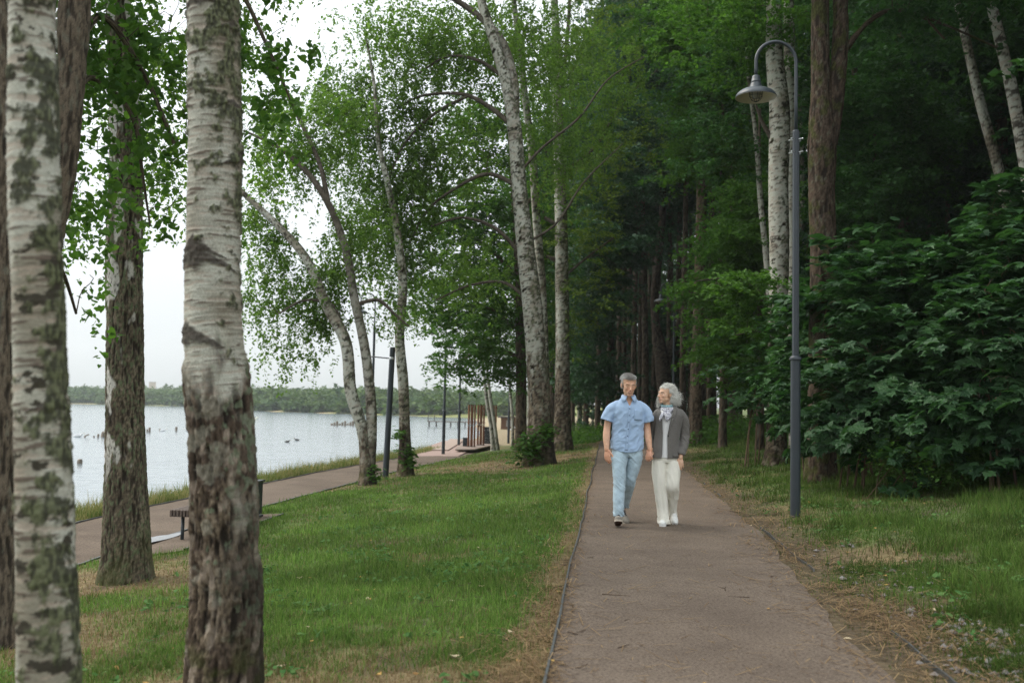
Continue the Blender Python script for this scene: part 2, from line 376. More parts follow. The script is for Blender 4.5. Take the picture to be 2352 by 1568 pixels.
# ================================================================ grass
M_GRASS, nt, out = mat('grass_blade'); a_ = attr(nt); b = bsdf(nt, out, .75, .08); nt.links.new(a_.outputs['Color'], b.inputs['Base Color'])
t_ = nt.nodes.new('ShaderNodeBsdfTranslucent'); nt.links.new(a_.outputs['Color'], t_.inputs['Color'])
mx = nt.nodes.new('ShaderNodeMixShader'); mx.inputs[0].default_value = .3
nt.links.new(b.outputs[0], mx.inputs[1]); nt.links.new(t_.outputs[0], mx.inputs[2]); nt.links.new(mx.outputs[0], out.inputs['Surface'])
def blades(name, X, Y, h, w, cols, rs, lean=.5, sink=.01, mat=None):
    n = len(X); Z = H(X, Y) - sink; az = rs.uniform(0, 2 * math.pi, n); la = rs.uniform(0, 2 * math.pi, n)
    ln = h * lean * np.abs(rs.normal(.7, .45, n)); ux, uy = np.cos(az) * w / 2, np.sin(az) * w / 2
    dx, dy = np.cos(la) * ln, np.sin(la) * ln; hh = np.sqrt(np.maximum(h * h - ln * ln * .7, h * h * .08))
    V = np.empty((n, 5, 3)); 
    for k, (s, f) in enumerate(((-1, 0), (1, 0))): V[:, k] = np.stack([X + s * ux, Y + s * uy, Z], -1)
    V[:, 2] = np.stack([X + .75 * ux + dx * .3, Y + .75 * uy + dy * .3, Z + hh * .58], -1)
    V[:, 3] = np.stack([X - .75 * ux + dx * .3, Y - .75 * uy + dy * .3, Z + hh * .58], -1)
    V[:, 4] = np.stack([X + dx, Y + dy, Z + hh], -1)
    i = np.arange(n)[:, None] * 5; cc = np.repeat(cols[:, None], 5, 1)
    o = mesh_np(name, V.reshape(-1, 3), [i + np.array([[0, 1, 2, 3]]), i + np.array([[3, 2, 4]])], mat or M_GRASS, cols=cc.reshape(-1, 3), smooth=False)
    return tag(o, kind='stuff')
G1, G2, G3, S1, S2 = C3(.080, .165, .028), C3(.160, .262, .052), C3(.20, .23, .08), C3(.29, .215, .11), C3(.17, .115, .06)
def grass_cols(rs, X, Y, D):
    n = len(X); c = cmix(G1, G2, rs.rand(n)); c = cmix(c, G3, (rs.rand(n) < .25) * rs.rand(n))
    lump = sstep(-.3, .5, n2(X, Y, .8, 21, 3)); c = c * (.78 + .4 * lump)[:, None]
    dry = rs.rand(n) < sstep(.12, .95, D) * .92
    c = c * rs.uniform(.55, 1.35, n)[:, None]; s = cmix(S1, S2, rs.rand(n)); return np.where(dry[:, None], s, c), dry
def scatter(rs, n, y0, y1, f0, f1, pw=1.0):
    t = rs.rand(n); Y = (y0 ** -pw + t * (y1 ** -pw - y0 ** -pw)) ** (-1 / pw) if pw else y0 + t * (y1 - y0)
    a, b = f0(Y), f1(Y); return a + rs.rand(n) * (b - a), Y
def in_view(X, Y, m=1.08): return (np.abs(X) < .5143 * m * Y + 2.4)
rs = np.random.RandomState(11)
def lawn():
    X, Y = scatter(rs, 620000, 3.0, 44, lambda y: np.maximum(lI(y) + .08, -.56 * y - 2.4), lambda y: uL(y) - .01, .9)
    inpad = (Y > 12.8) & (Y < 17.4) & (X < lI(Y) + 1.12); D = dryness(X, Y)
    tuft = n2(X, Y, 7, 31, 2); keep = (rs.rand(len(X)) < .40 + .60 * sstep(.95, .25, D + .5 * (tuft < -.1))) & ~inpad & in_view(X, Y)
    X, Y, D = X[keep], Y[keep], D[keep]; c, dry = grass_cols(rs, X, Y, D)
    h = rs.gamma(5, .0098, len(X)) * lerp(1.1, .7, D) * np.where(dry, .75, 1) * (1 + .5 * sstep(.1, .5, n2(X, Y, 4, 77, 2)))
    w = .0040 * np.sqrt(np.maximum(Y, 4) / 4) * rs.uniform(.7, 1.3, len(X)) * (1 + .6 * sstep(12, 30, Y))
    o = blades('lawn_grass', X, Y, h, w, c, rs, np.where(dry, 1.0, .6)); tag(o, 'short green lawn grass with straw coloured patches left of the path')
lawn()
def verge():
    X, Y = scatter(rs, 390000, 3.4, 42, lambda y: uR(y) - .22, lambda y: np.minimum(uR(y) + 5.2, .56 * y + 2.4), .8)
    D = dryness(X, Y); r = X - uR(Y); clump = n2(X, Y, 1.6, 41, 3)
    den = .18 + .82 * sstep(.9, .3, D) * (.35 + .65 * sstep(-.3, .25, clump)) * sstep(-.15, .5, r + .35 * clump)
    keep = (rs.rand(len(X)) < den) & in_view(X, Y); X, Y, D, r, clump = X[keep], Y[keep], D[keep], r[keep], clump[keep]
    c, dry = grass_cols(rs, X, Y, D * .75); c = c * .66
    h = rs.gamma(6, .016, len(X)) * (.55 + .7 * sstep(-.1, .5, clump)) * np.where(dry, .7, 1) * sstep(-.6, .8, r)
    h = np.maximum(h, .02); w = .0042 * np.sqrt(np.maximum(Y, 4) / 4) * rs.uniform(.7, 1.4, len(X))
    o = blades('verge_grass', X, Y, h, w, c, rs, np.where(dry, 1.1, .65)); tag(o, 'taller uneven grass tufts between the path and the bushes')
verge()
def reeds():
    X, Y = scatter(rs, 75000, 9, 50, lambda y: xs(y) + .35, lambda y: lK(y) - .03, .5)
    n = len(X); t = (X - xs(Y)) / (lK(Y) - xs(Y)); c = cmix(C3(.16, .19, .05), C3(.40, .34, .15), rs.rand(n) * .7 + .3 * (n2(X, Y, 1, 2, 2) > 0)); c = cmix(c, C3(.10, .17, .04), (rs.rand(n) < .35) * 1.)
    h = rs.gamma(8, .038, n) * (.55 + .6 * sstep(0, .6, 1 - t)) * (1 + .5 * n2(X, Y, 1.2, 14, 2)); h = np.clip(h, .05, .75)
    o = blades('bank_grass', X, Y, h, .007 * np.sqrt(Y / 10) * rs.uniform(.6, 1.4, n), c, rs, .45); tag(o, 'tall yellowish grass along the lake bank beside the lower path')
reeds()
def litter():
    # dry needles and straw beside both edges of the path, a few on the gravel
    n = 42000; X, Y = scatter(rs, n, 3.2, 26, lambda y: uR(y) - .75, lambda y: uR(y) + 1.3, .9)
    r = X - uR(Y); k = rs.rand(n) < np.exp(-np.abs(r - 0) / np.where(r < 0, .17, .5)) * (.35 + .65 * (n2(X, Y, 1.2, 51, 3) > -.1)); X1, Y1 = X[k], Y[k]
    X, Y = scatter(rs, 9000, 3.2, 24, lambda y: uL(y) - .6, lambda y: uL(y) + .1, .9); k = rs.rand(9000) < np.exp(-np.abs(X - uL(Y) + .08) / .2); X2, Y2 = X[k], Y[k]
    X, Y = scatter(rs, 1100, 3.5, 30, uL, uR, .8); X = np.concatenate([X1, X2, X]); Y = np.concatenate([Y1, Y2, Y]); n = len(X)
    az = rs.uniform(0, math.pi, n); L = rs.gamma(3, .017, n); w = .0022 * np.sqrt(np.maximum(Y, 5) / 5); z = H(X, Y) + .014 + rs.uniform(0, .016, n)
    d = np.stack([np.cos(az), np.sin(az), rs.normal(0, .15, n)], -1) * L[:, None]; p = np.stack([-np.sin(az), np.cos(az), az * 0], -1) * w[:, None]
    c = np.stack([X, Y, z], -1); V = np.stack([c - d - p, c + d - p, c + d + p, c - d + p], 1).reshape(-1, 3)
    cols = cmix(C3(.33, .23, .12), C3(.12, .075, .045), rs.rand(n)); i = np.arange(n)[:, None] * 4
    tag(mesh_np('dry_needles', V, [i + np.array([[0, 1, 2, 3]])], M_GRASS, cols=np.repeat(cols[:, None], 4, 1).reshape(-1, 3), smooth=False), 'dry straw and pine needles strewn along the edges of the path', kind='stuff')
    # small stones at the bare soil on the right
    n = 900; X = rs.normal(0, .42, n); Y = 3.6 + rs.gamma(2, .9, n); X = uR(Y) + .45 + X * .55; k = (Y < 12) & (X > uR(Y) - .05); X, Y = X[k], Y[k]; n = len(X)
    s = rs.gamma(4, .0042, n)[:, None]; base = np.array([[1, 0, 0], [-1, 0, 0], [0, 1, 0], [0, -1, 0], [0, 0, .6], [0, 0, -.6]]); V = base[None] * s[:, None] * rs.uniform(.6, 1.3, (n, 6, 1)) + np.stack([X, Y, H(X, Y) + .008], -1)[:, None]
    T = np.array([[0, 2, 4], [2, 1, 4], [1, 3, 4], [3, 0, 4], [2, 0, 5], [1, 2, 5], [3, 1, 5], [0, 3, 5]]); i = np.arange(n)[:, None, None] * 6
    cols = cmix(C3(.16, .15, .14), C3(.30, .28, .27), rs.rand(n)); tag(mesh_np('gravel', V.reshape(-1, 3), [(i + T[None]).reshape(-1, 3)], M_GRASS, cols=np.repeat(cols[:, None], 6, 1).reshape(-1, 3), smooth=False), 'small grey stones on bare soil at the right edge of the path', kind='stuff')
    # fallen leaves
    n = 420; X, Y = scatter(rs, n, 3.4, 26, lambda y: uL(y) - 3, lambda y: uR(y) + 2.2, .8); k = (rs.rand(n) < np.where((X > uL(Y)) & (X < uR(Y)), .16, .8)); X, Y = X[k], Y[k]; n = len(X)
    az = rs.uniform(0, 6.28, n); s = rs.uniform(.014, .034, n)[:, None, None]; tl = rs.normal(0, .35, (n, 2))
    lf = np.array([[-1, 0], [-.3, .5], [.4, .42], [1, 0], [.4, -.42], [-.3, -.5]]); ca, sa = np.cos(az)[:, None], np.sin(az)[:, None]
    P = np.stack([lf[None, :, 0] * ca - lf[None, :, 1] * sa, lf[None, :, 0] * sa + lf[None, :, 1] * ca], -1) * s; zz = np.abs(P[..., 0] * tl[:, :1] + P[..., 1] * tl[:, 1:]) + .018
    V = np.concatenate([P + np.stack([X, Y], -1)[:, None], (H(X, Y)[:, None] + zz)[..., None]], -1)
    cols = cmix(C3(.55, .36, .12), C3(.30, .17, .07), rs.rand(n)); cols[rs.rand(n) < .2] = (.6, .5, .33); i = np.arange(n)[:, None] * 6
    tag(mesh_np('fallen_leaves', V.reshape(-1, 3), [i + np.arange(6)[None]], M_GRASS, cols=np.repeat(cols[:, None], 6, 1).reshape(-1, 3), smooth=False), 'scattered yellow and brown fallen leaves on grass and gravel', kind='stuff')
litter()
def bits():
    rs = np.random.RandomState(23); mb = MB()
    for k in range(150):      # broken twigs on path and lawn
        Y = 3.8 + rs.gamma(2.2, 3.2); X = rs.uniform(uL(Y) - 2.5, uR(Y) + 1.6); 
        if uL(Y) < X < uR(Y) and rs.rand() < .45: continue
        a = rs.uniform(0, 6.28); L = rs.gamma(3, .035); n = 5; t = np.linspace(0, 1, n); px = X + np.cos(a) * L * t + rs.normal(0, .004, n); py = Y + np.sin(a) * L * t + rs.normal(0, .004, n)
        mb.tube(np.stack([px, py, H(px, py) + .016 + rs.uniform(0, .01)], -1), np.linspace(.0035, .0015, n), 5, False, col=cmix(C3(.06, .04, .028), C3(.14, .10, .07), rs.rand()))
        if rs.rand() < .5: mb.tube(np.stack([px[2] + np.cos(a + .8) * L * .4 * t, py[2] + np.sin(a + .8) * L * .4 * t, H(px[2], py[2]) + .02 + 0 * t], -1), np.linspace(.0025, .001, n), 5, False, col=(.08, .055, .04))
    tag(mb.build('fallen_twigs', M_GRASS), 'small broken twigs lying on the path and lawn', kind='stuff')
    # clover and plantain rosettes in the grass
    n = 5200; Y = 3.6 + rs.gamma(2.0, 3.6, n); side = rs.rand(n) < .55; X = np.where(side, uR(Y) + .25 + rs.rand(n) ** .8 * 4.5, rs.uniform(-4, 0, n) + uL(Y) - .3); k = (n2(X, Y, 1.3, 61, 3) > .12) & (X > lI(Y) + .3); X, Y = X[k], Y[k]; m = 5
    C = np.stack([X, Y, H(X, Y) + .03], -1).repeat(m, 0) + rs.normal(0, .022, (len(X) * m, 3)) * (1, 1, .5); N = len(C); s = rs.uniform(.012, .03, N)[:, None, None]; a = rs.uniform(0, 6.28, N)[:, None]; lf = np.array([[-1, 0], [-.35, .55], [.45, .5], [1, 0], [.45, -.5], [-.35, -.55]]); tl = rs.normal(0, .4, (N, 2))
    P = np.stack([lf[None, :, 0] * np.cos(a) - lf[None, :, 1] * np.sin(a), lf[None, :, 0] * np.sin(a) + lf[None, :, 1] * np.cos(a)], -1) * s; V = np.concatenate([P + C[:, None, :2], (C[:, None, 2] + P[..., 0] * tl[:, :1] + P[..., 1] * tl[:, 1:])[..., None]], -1)
    cols = cmix(C3(.05, .13, .035), C3(.11, .20, .06), rs.rand(N)); tag(mesh_np('clover_weeds', V.reshape(-1, 3), [np.arange(N)[:, None] * 6 + np.arange(6)[None]], M_GRASS, cols=np.repeat(cols[:, None], 6, 1).reshape(-1, 3), smooth=False), 'broad leaved clover and weeds scattered through the grass', kind='stuff')
bits()
# ================================================================ tree generator
M_BARK = vmat('bark', .95, .05, 45, .30, .9, .006, stretch=(1, 1, .45))
M_BARKN = vmat('bark_close', .92, .12, 120, .28, .9, .003, stretch=(1, 1, .6))
M_BARKW = vmat('bark_birch', .9, .08, 60, .2, .5, .003, stretch=(1, 1, 2.0))
M_TWIG = pmat('twig_bark', (.055, .043, .034), .9, .1, 0, 20, .3)
M_FOREST = leafmat('forest_leaf', (.020, .058, .022), (.052, .125, .042), rough=.6, spec=.15, trans=.3)
M_FOREST2 = leafmat('forest_leaf_blue', (.020, .055, .034), (.050, .118, .066), rough=.55, spec=.25, trans=.25)
M_BIRCH = leafmat('birch_leaf', (.070, .135, .030), (.150, .240, .060), (.36, .28, .05), rough=.65, spec=.12, trans=.5)
M_LINDEN = leafmat('linden_leaf', (.038, .095, .020), (.085, .175, .036), (.30, .14, .04), rough=.65, spec=.15, trans=.4)
M_NEARL = leafmat('near_linden_leaf', (.055, .130, .025), (.125, .235, .045), (.32, .16, .04), rough=.6, spec=.2, trans=.5)
M_MAPLE = leafmat('maple_leaf', (.018, .056, .022), (.050, .122, .042), (.30, .27, .05), rough=.5, spec=.22, trans=.3)
M_OLIVE = leafmat('olive_leaf', (.055, .095, .020), (.115, .165, .035), (.25, .15, .04), rough=.65, spec=.12, trans=.35)
def zb(bl, d): return [(b[0] * ((b[0][1] + d) / b[0][1]) - np.array([0, 0, CAM_Z * d / b[0][1]]), *b[1:]) for b in bl]
TPL = {
 'rhomb': (np.array([[0, 0, 0], [.33, .45, .10], [0, 1, -.03], [-.33, .45, .10]]), [[0, 1, 2, 3]]),
 'oval': (np.array([[0, 0, 0], [.30, .22, .08], [.33, .55, .09], [0, 1.0, -.10], [-.33, .55, .09], [-.30, .22, .08], [0, .5, 0]]), [[0, 1, 2, 6], [0, 6, 4, 5], [6, 2, 3, 4]]),
 'heart': (np.array([[0, .08, 0], [.30, -.02, .06], [.47, .28, .12], [.36, .62, .08], [0, 1.02, -.10], [-.36, .62, .08], [-.47, .28, .12], [-.30, -.02, .06], [0, .45, 0]]), [[0, 1, 2, 8], [8, 2, 3, 4], [8, 4, 5, 6], [8, 6, 7, 0]]),
 'maple': (np.array([[0, .35, 0], [0, .02, 0], [.20, .10, .03], [.34, .00, .0], [.40, .24, .05], [.62, .42, -.06], [.36, .52, .03], [.30, .66, .0], [.13, .70, .03], [0, 1.05, -.12],
                     [-.13, .70, .03], [-.30, .66, .0], [-.36, .52, .03], [-.62, .42, -.06], [-.40, .24, .05], [-.34, .00, .0], [-.20, .10, .03]]),
           [[0, 1, 2], [0, 2, 3], [0, 3, 4], [0, 4, 5], [0, 5, 6], [0, 6, 7], [0, 7, 8], [0, 8, 9], [0, 9, 10], [0, 10, 11], [0, 11, 12], [0, 12, 13], [0, 13, 14], [0, 14, 15], [0, 15, 16], [0, 16, 1]]),
}
def leaves(name, C, size, rs, tpl, m, parent=None, up=.6, hang=.3, out=None, outw=0.0, szv=.3):
    n = len(C); N = rs.normal(size=(n, 3)); N /= np.linalg.norm(N, axis=1)[:, None]; N = N * .8; N[:, 2] = np.abs(N[:, 2]) + up
    if out is not None: N = N + out * outw
    N /= np.linalg.norm(N, axis=1)[:, None]
    T = rs.normal(size=(n, 3)); T[:, 2] -= hang * 2.2
    if out is not None: T = T + out * 1.0
    T -= N * (T * N).sum(1)[:, None]; T /= np.linalg.norm(T, axis=1)[:, None] + 1e-9; B = np.cross(T, N)
    tv, tp = TPL[tpl]; s = size * np.clip(rs.normal(1, szv, n), .45, 1.7); k = len(tv)
    V = C[:, None] + s[:, None, None] * (tv[None, :, 0, None] * B[:, None] + tv[None, :, 1, None] * T[:, None] + tv[None, :, 2, None] * N[:, None])
    i = np.arange(n)[:, None, None] * k; P = [(i + np.array(tp)[None]).reshape(-1, len(tp[0]))]
    rnd = np.clip(rs.rand(n) * .8 + .2 * rs.rand(n) ** 6, 0, 1)
    return mesh_np(name, V.reshape(-1, 3), P, m, parent, smooth=False, floats={'rnd': np.repeat(rnd, k)})

# ---- bark colours, evaluated on the mesh of the trunk
def bark(kind, th, s, Rm, hg, rs, o):
    """th angle (0 = +x, pi/2 = away), s length along the trunk, hg height above ground; -> colour, displacement"""
    q = np.stack([np.cos(th) * Rm, np.sin(th) * Rm, s], -1); sd = rs.uniform(0, 50)
    fur = fbm(q * np.array([14, 14, 2.6]) * o.get('fs', 1) + sd, 3); rid = 1 - np.abs(fur) * 2.4; rid = np.clip(rid, -1, 1)     # ridges
    fine = fbm(q * np.array([60, 60, 25]) + sd, 2); big = fbm(q * np.array([2.2, 2.2, 1.2]) + sd + 9, 3)
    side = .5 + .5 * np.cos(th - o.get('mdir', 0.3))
    if kind == 'birch':
        str_ = fbm(q * np.array([5, 5, 46 * o.get('ss', 1)]) + sd, 3); str2 = fbm(q * np.array([9, 9, 16]) * o.get('ps', 1) + sd + 5, 4, .6)
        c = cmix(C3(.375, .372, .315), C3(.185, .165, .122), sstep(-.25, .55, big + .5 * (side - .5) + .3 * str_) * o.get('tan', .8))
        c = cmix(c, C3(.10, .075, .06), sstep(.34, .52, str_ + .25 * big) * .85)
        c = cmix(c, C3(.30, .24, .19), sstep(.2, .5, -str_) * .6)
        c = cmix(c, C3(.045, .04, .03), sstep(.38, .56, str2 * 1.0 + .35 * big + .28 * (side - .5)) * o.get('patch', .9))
        disp = .0025 * str_
        mk = np.zeros_like(s)
        for _ in range(o.get('chev', 10)):
            h0, t0, sz = rs.uniform(o.get('c0', s.min()), s.max()), rs.uniform(math.pi * .85, math.pi * 2.15), rs.uniform(.3, 1.0) * o.get('cs', .10)
            dx = ((th - t0 + math.pi) % (2 * math.pi) - math.pi) * Rm; dh = s - h0 + .50 * np.abs(dx) + .012 * str2
            tt = sz * (.14 + .28 * rs.rand()) * (1.02 - np.clip(np.abs(dx) / (sz * 1.7), 0, 1)) + .0005
            mk = np.maximum(mk, sstep(1.25, .55, np.abs(dh) / tt) * (np.abs(dx) < sz * 1.7))
            mk = np.maximum(mk, sstep(1.2, .6, (np.abs(dx) / (sz * .55) + np.abs(dh + sz * .15) / (sz * .5))))
        c = cmix(c, C3(.05, .042, .035), mk * .9); disp = disp + .005 * mk * (1 + fine)
        if o.get('moss', 0) > 0:
            mz = sstep(.0, .45, fbm(q * np.array([10, 10, 9]) + sd + 30, 5, .62) + .9 * (side - .62) + (o['moss'] - .5) + (o.get('mz', 0) * (hg - o.get('mzh', 2)) if 'mz' in o else 0))
            c = cmix(c, cmix(C3(.034, .036, .022), C3(.105, .115, .062), sstep(-.3, .5, fine + .4 * big)), mz * .93); disp = disp + mz * .006 * (1 + .8 * fine)
        rh = o.get('rough', .5)
        rm = sstep(.22, -.22, (hg - rh) / o.get('rs', 1.0) + .62 * big + .42 * fbm(q * np.array([7, 7, 3]) + sd + 70, 3))
        rc = cmix(C3(.022, .017, .013), cmix(C3(.075, .055, .040), C3(.165, .130, .090), sstep(-.1, .7, big + .6 * fine + .3)), sstep(-.55, .45, rid) * sstep(-1.1, .1, fine)); rc = cmix(rc, C3(.34, .28, .22), sstep(.25, .5, fbm(q * np.array([10, 10, 5]) + sd + 3, 3)) * .5)
        li = sstep(.2, .42, fbm(q * np.array([26, 26, 18]) + sd + 44, 3) + .8 * (side - .72)); rc = cmix(rc, C3(.135, .165, .105), li * .75 * sstep(.2, .6, hg))
        pw = sstep(.12, .34, fbm(q * np.array([7, 7, 8]) + sd + 91, 4) + (hg - rh + .15) * .55 / o.get('rs', 1.0)) * (1 - .6 * sstep(.4, .8, side)); rc = cmix(rc, C3(.27, .255, .20) * (.8 + .3 * fine)[..., None], pw * .6); gm = sstep(.5, .1, hg) * sstep(-.1, .5, fbm(q * 8 + sd + 60, 3)); rc = cmix(rc, C3(.05, .06, .015), gm * .8)
        dk = sstep(.1, .6, side - .30 + .4 * big) * sstep(1.9, .5, hg); rc = cmix(rc, C3(.022, .019, .015), dk * .75)  # low right side darkened: shade and dark moss put into the bark colour
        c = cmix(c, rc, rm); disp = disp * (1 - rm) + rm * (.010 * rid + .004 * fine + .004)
        return c, disp * o.get('dsc', 1)
    if kind == 'cracked':
        c = cmix(C3(.028, .022, .017), cmix(C3(.10, .080, .055), C3(.19, .155, .11), sstep(-.2, .6, big + fine)), sstep(-.5, .55, rid) * sstep(-1.0, .2, fine))
        c = cmix(c, C3(.10, .13, .07), sstep(-.05, .4, fbm(q * np.array([36, 36, 16]) + sd + 44, 3) + .2 * big) * sstep(.0, .6, rid) * .85)
        wp = sstep(.10, .26, fbm(q * np.array([7, 7, 2.2]) + sd + 80, 3) + .35 * (.5 - side) + .10 * (hg - 4.4)) ; wp = wp * sstep(.7, 1.5, hg)
        c = cmix(c, C3(.52, .50, .45) , wp * .9 * sstep(-.8, 0, fine)); gm = sstep(.8, .0, hg) * .7; c = cmix(c, C3(.055, .06, .02), gm * sstep(-.3, .4, big))
        return c, (.014 * rid + .003 * fine) * (1 - .7 * wp) * o.get('dsc', 1)
    # brown furrowed bark
    c1, c2 = o.get('c', (C3(.040, .030, .023), C3(.17, .125, .088)))
    c = cmix(c1, c2, sstep(-.45, .7, rid) * sstep(-1.0, .2, fine)); c = cmix(c, C3(.15, .16, .12), sstep(.35, .55, fbm(q * np.array([20, 20, 8]) + sd + 44, 3)) * .35)
    if o.get('moss', 0) > 0:
        mz = sstep(.1, .4, fbm(q * np.array([4, 4, 3]) + sd + 30, 4) + .5 * (side - .5) + o['moss'] - .5); c = cmix(c, cmix(C3(.030, .033, .012), C3(.062, .066, .022), sstep(-.3, .4, fine)), mz * .85)
    return c, (.011 * rid + .003 * fine) * o.get('dsc', 1)
def trunk_np(P, Rd, kind, seed, nu=28, step=.06, flare=.35, fl_h=.28, gz=None, **o):
    rs = np.random.RandomState(seed); P = np.asarray(P, float); Rd = np.asarray(Rd, float)
    L = np.linalg.norm(np.diff(P, axis=0), axis=1).sum(); n = max(6, int(L / step))
    S = spline(np.concatenate([P, Rd[:, None]], 1), n); P, Rd = S[:, :3], np.maximum(S[:, 3], .004)
    T = np.gradient(P, axis=0); T /= np.linalg.norm(T, axis=1)[:, None]; N = np.array([1., 0, 0]) - T * T[:, :1]; N /= np.linalg.norm(N, axis=1)[:, None]; B = np.cross(T, N)
    B = np.where((B[:, 1] < 0)[:, None], -B, B)
    s = np.concatenate([[0], np.cumsum(np.linalg.norm(np.diff(P, axis=0), axis=1))])
    th = np.arange(nu) / nu * 2 * math.pi; TH = np.repeat(th[None], n, 0); SS = np.repeat(s[:, None], nu, 1); RR = np.repeat(Rd[:, None], nu, 1)
    gz = P[0, 2] if gz is None else gz; HG = np.repeat((P[:, 2] - gz)[:, None], nu, 1)
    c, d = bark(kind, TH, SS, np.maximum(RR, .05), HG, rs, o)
    rr = RR * (1 + .05 * fbm(np.stack([np.cos(TH), np.sin(TH), SS * .9], -1) + seed, 2))
    if flare: rr = rr * (1 + flare * np.exp(-np.maximum(HG, -.1) / fl_h) * (1 + .5 * fbm(np.stack([np.cos(TH) * 1.6, np.sin(TH) * 1.6, SS * .5], -1) + seed * 3, 2)))
    rr = rr + d * np.minimum(1, RR / .06)
    V = P[:, None] + rr[..., None] * (np.cos(TH)[..., None] * N[:, None] + np.sin(TH)[..., None] * B[:, None])
    i = np.arange(n - 1)[:, None] * nu; j = np.arange(nu)[None]; j2 = (j + 1) % nu
    Qd = np.stack([i + j, i + j2, i + nu + j2, i + nu + j], -1).reshape(-1, 4)
    return V.reshape(-1, 3), Qd, c.reshape(-1, 3), P, Rd
def trunk_px(pts, Y, ground=True):
    """pts [(px, py, width px[, Y])...] from the base up -> world points and radii"""
    P = []; Rr = []
    for p in pts:
        y = p[3] if len(p) > 3 else Y
        P.append(at(p[0], p[1], y)); Rr.append(p[2] / 2 / ppm(y))
    P = np.array(P)
    if ground: P[0, 2] = H(P[0, 0], P[0, 1]) - .06
    return P, np.array(Rr)
def grow(limbs, targets, rs, arch=.12, rmax=.03, reach=.9, nu=5, minfrac=.25):
    """side branches from the limbs to the targets, each new branch offering footholds to the next"""
    NP = [l[0][int(len(l[0]) * minfrac):] for l in limbs]; NR = [l[1][int(len(l[1]) * minfrac):] for l in limbs]
    NP = np.concatenate(NP); NR = np.concatenate(NR); d0 = np.min(np.linalg.norm(targets[:, None] - NP[None], axis=2), axis=1)
    mb = MB(); ends = []
    for k in np.argsort(d0):
        t = targets[k]; dd = np.linalg.norm(NP - t, axis=1) + 1.1 * np.maximum(0, NP[:, 2] - t[2] - .2) + .15 * np.maximum(0, t[2] - NP[:, 2] - 1.5)
        j = int(np.argmin(dd)); p = NP[j]; L = np.linalg.norm(t - p)
        if L < .05: continue
        r0 = min(NR[j] * .62, rmax * min(1, .25 + L / 3.0)); r0 = max(r0, .004)
        m1 = p + (t - p) * .35 + np.array([0, 0, arch * L]) + rs.normal(0, .06 * L, 3); m2 = p + (t - p) * .7 + np.array([0, 0, arch * .8 * L]) + rs.normal(0, .06 * L, 3)
        S = spline(np.array([p, m1, m2, t]), 7); rr = np.linspace(r0, max(.003, r0 * .3), 7); mb.tube(S, rr, nu, False)
        NP = np.concatenate([NP, S[2:]]); NR = np.concatenate([NR, rr[2:]])
    return mb
def in_blobs(blobs, n, rs, shell=.5):
    w = np.array([b[2] if len(b) > 2 else b[1][0] * b[1][1] * b[1][2] for b in blobs], float); w /= w.sum(); ks = rs.choice(len(blobs), n, p=w); o = []
    for k in ks:
        v = rs.normal(size=3); v /= np.linalg.norm(v); v *= rs.rand() ** shell; o.append(np.array(blobs[k][0]) + v * np.array(blobs[k][1]))
    return np.array(o)
def spray(tg, per, rs, style, sc=1.0):
    """leaf positions around the branch ends"""
    n = len(tg); m = int(per); C = np.repeat(tg, m, 0); N = len(C)
    if style == 'hang':       # birch: strings of leaves hanging down
        ns = max(3, m // 14); sid = rs.randint(0, ns, N) + np.repeat(np.arange(n), m) * ns
        off = rs.normal(0, .30 * sc, (n * ns, 3)) * (1, 1, .35); ln = rs.gamma(3, .22 * sc, n * ns); sl = rs.normal(0, .18, (n * ns, 2))
        t = rs.rand(N); d = ln[sid] * t; C = C + off[sid]; C[:, 2] -= d; C[:, :2] += sl[sid] * d[:, None]; C += rs.normal(0, .035, (N, 3)) * (1, 1, .6)
    elif style == 'layer':    # flat fronds
        ns = max(2, m // 30); sid = rs.randint(0, ns, N) + np.repeat(np.arange(n), m) * ns
        off = rs.normal(0, .28 * sc, (n * ns, 3)) * (1, 1, .6); a = rs.uniform(0, 6.28, n * ns); ln = rs.uniform(.35, .9, n * ns) * sc; t = rs.rand(N); u = rs.normal(0, .16 * sc, N) * (1.15 - t)
        ca, sa = np.cos(a)[sid], np.sin(a)[sid]; d = ln[sid] * t; C = C + off[sid] + np.stack([ca * d - sa * u, sa * d + ca * u, -.45 * d * d / sc + rs.normal(0, .03 * sc, N)], -1)
    else:
        C = C + rs.normal(0, .32 * sc, (N, 3)) * (1, 1, .75)
    return C
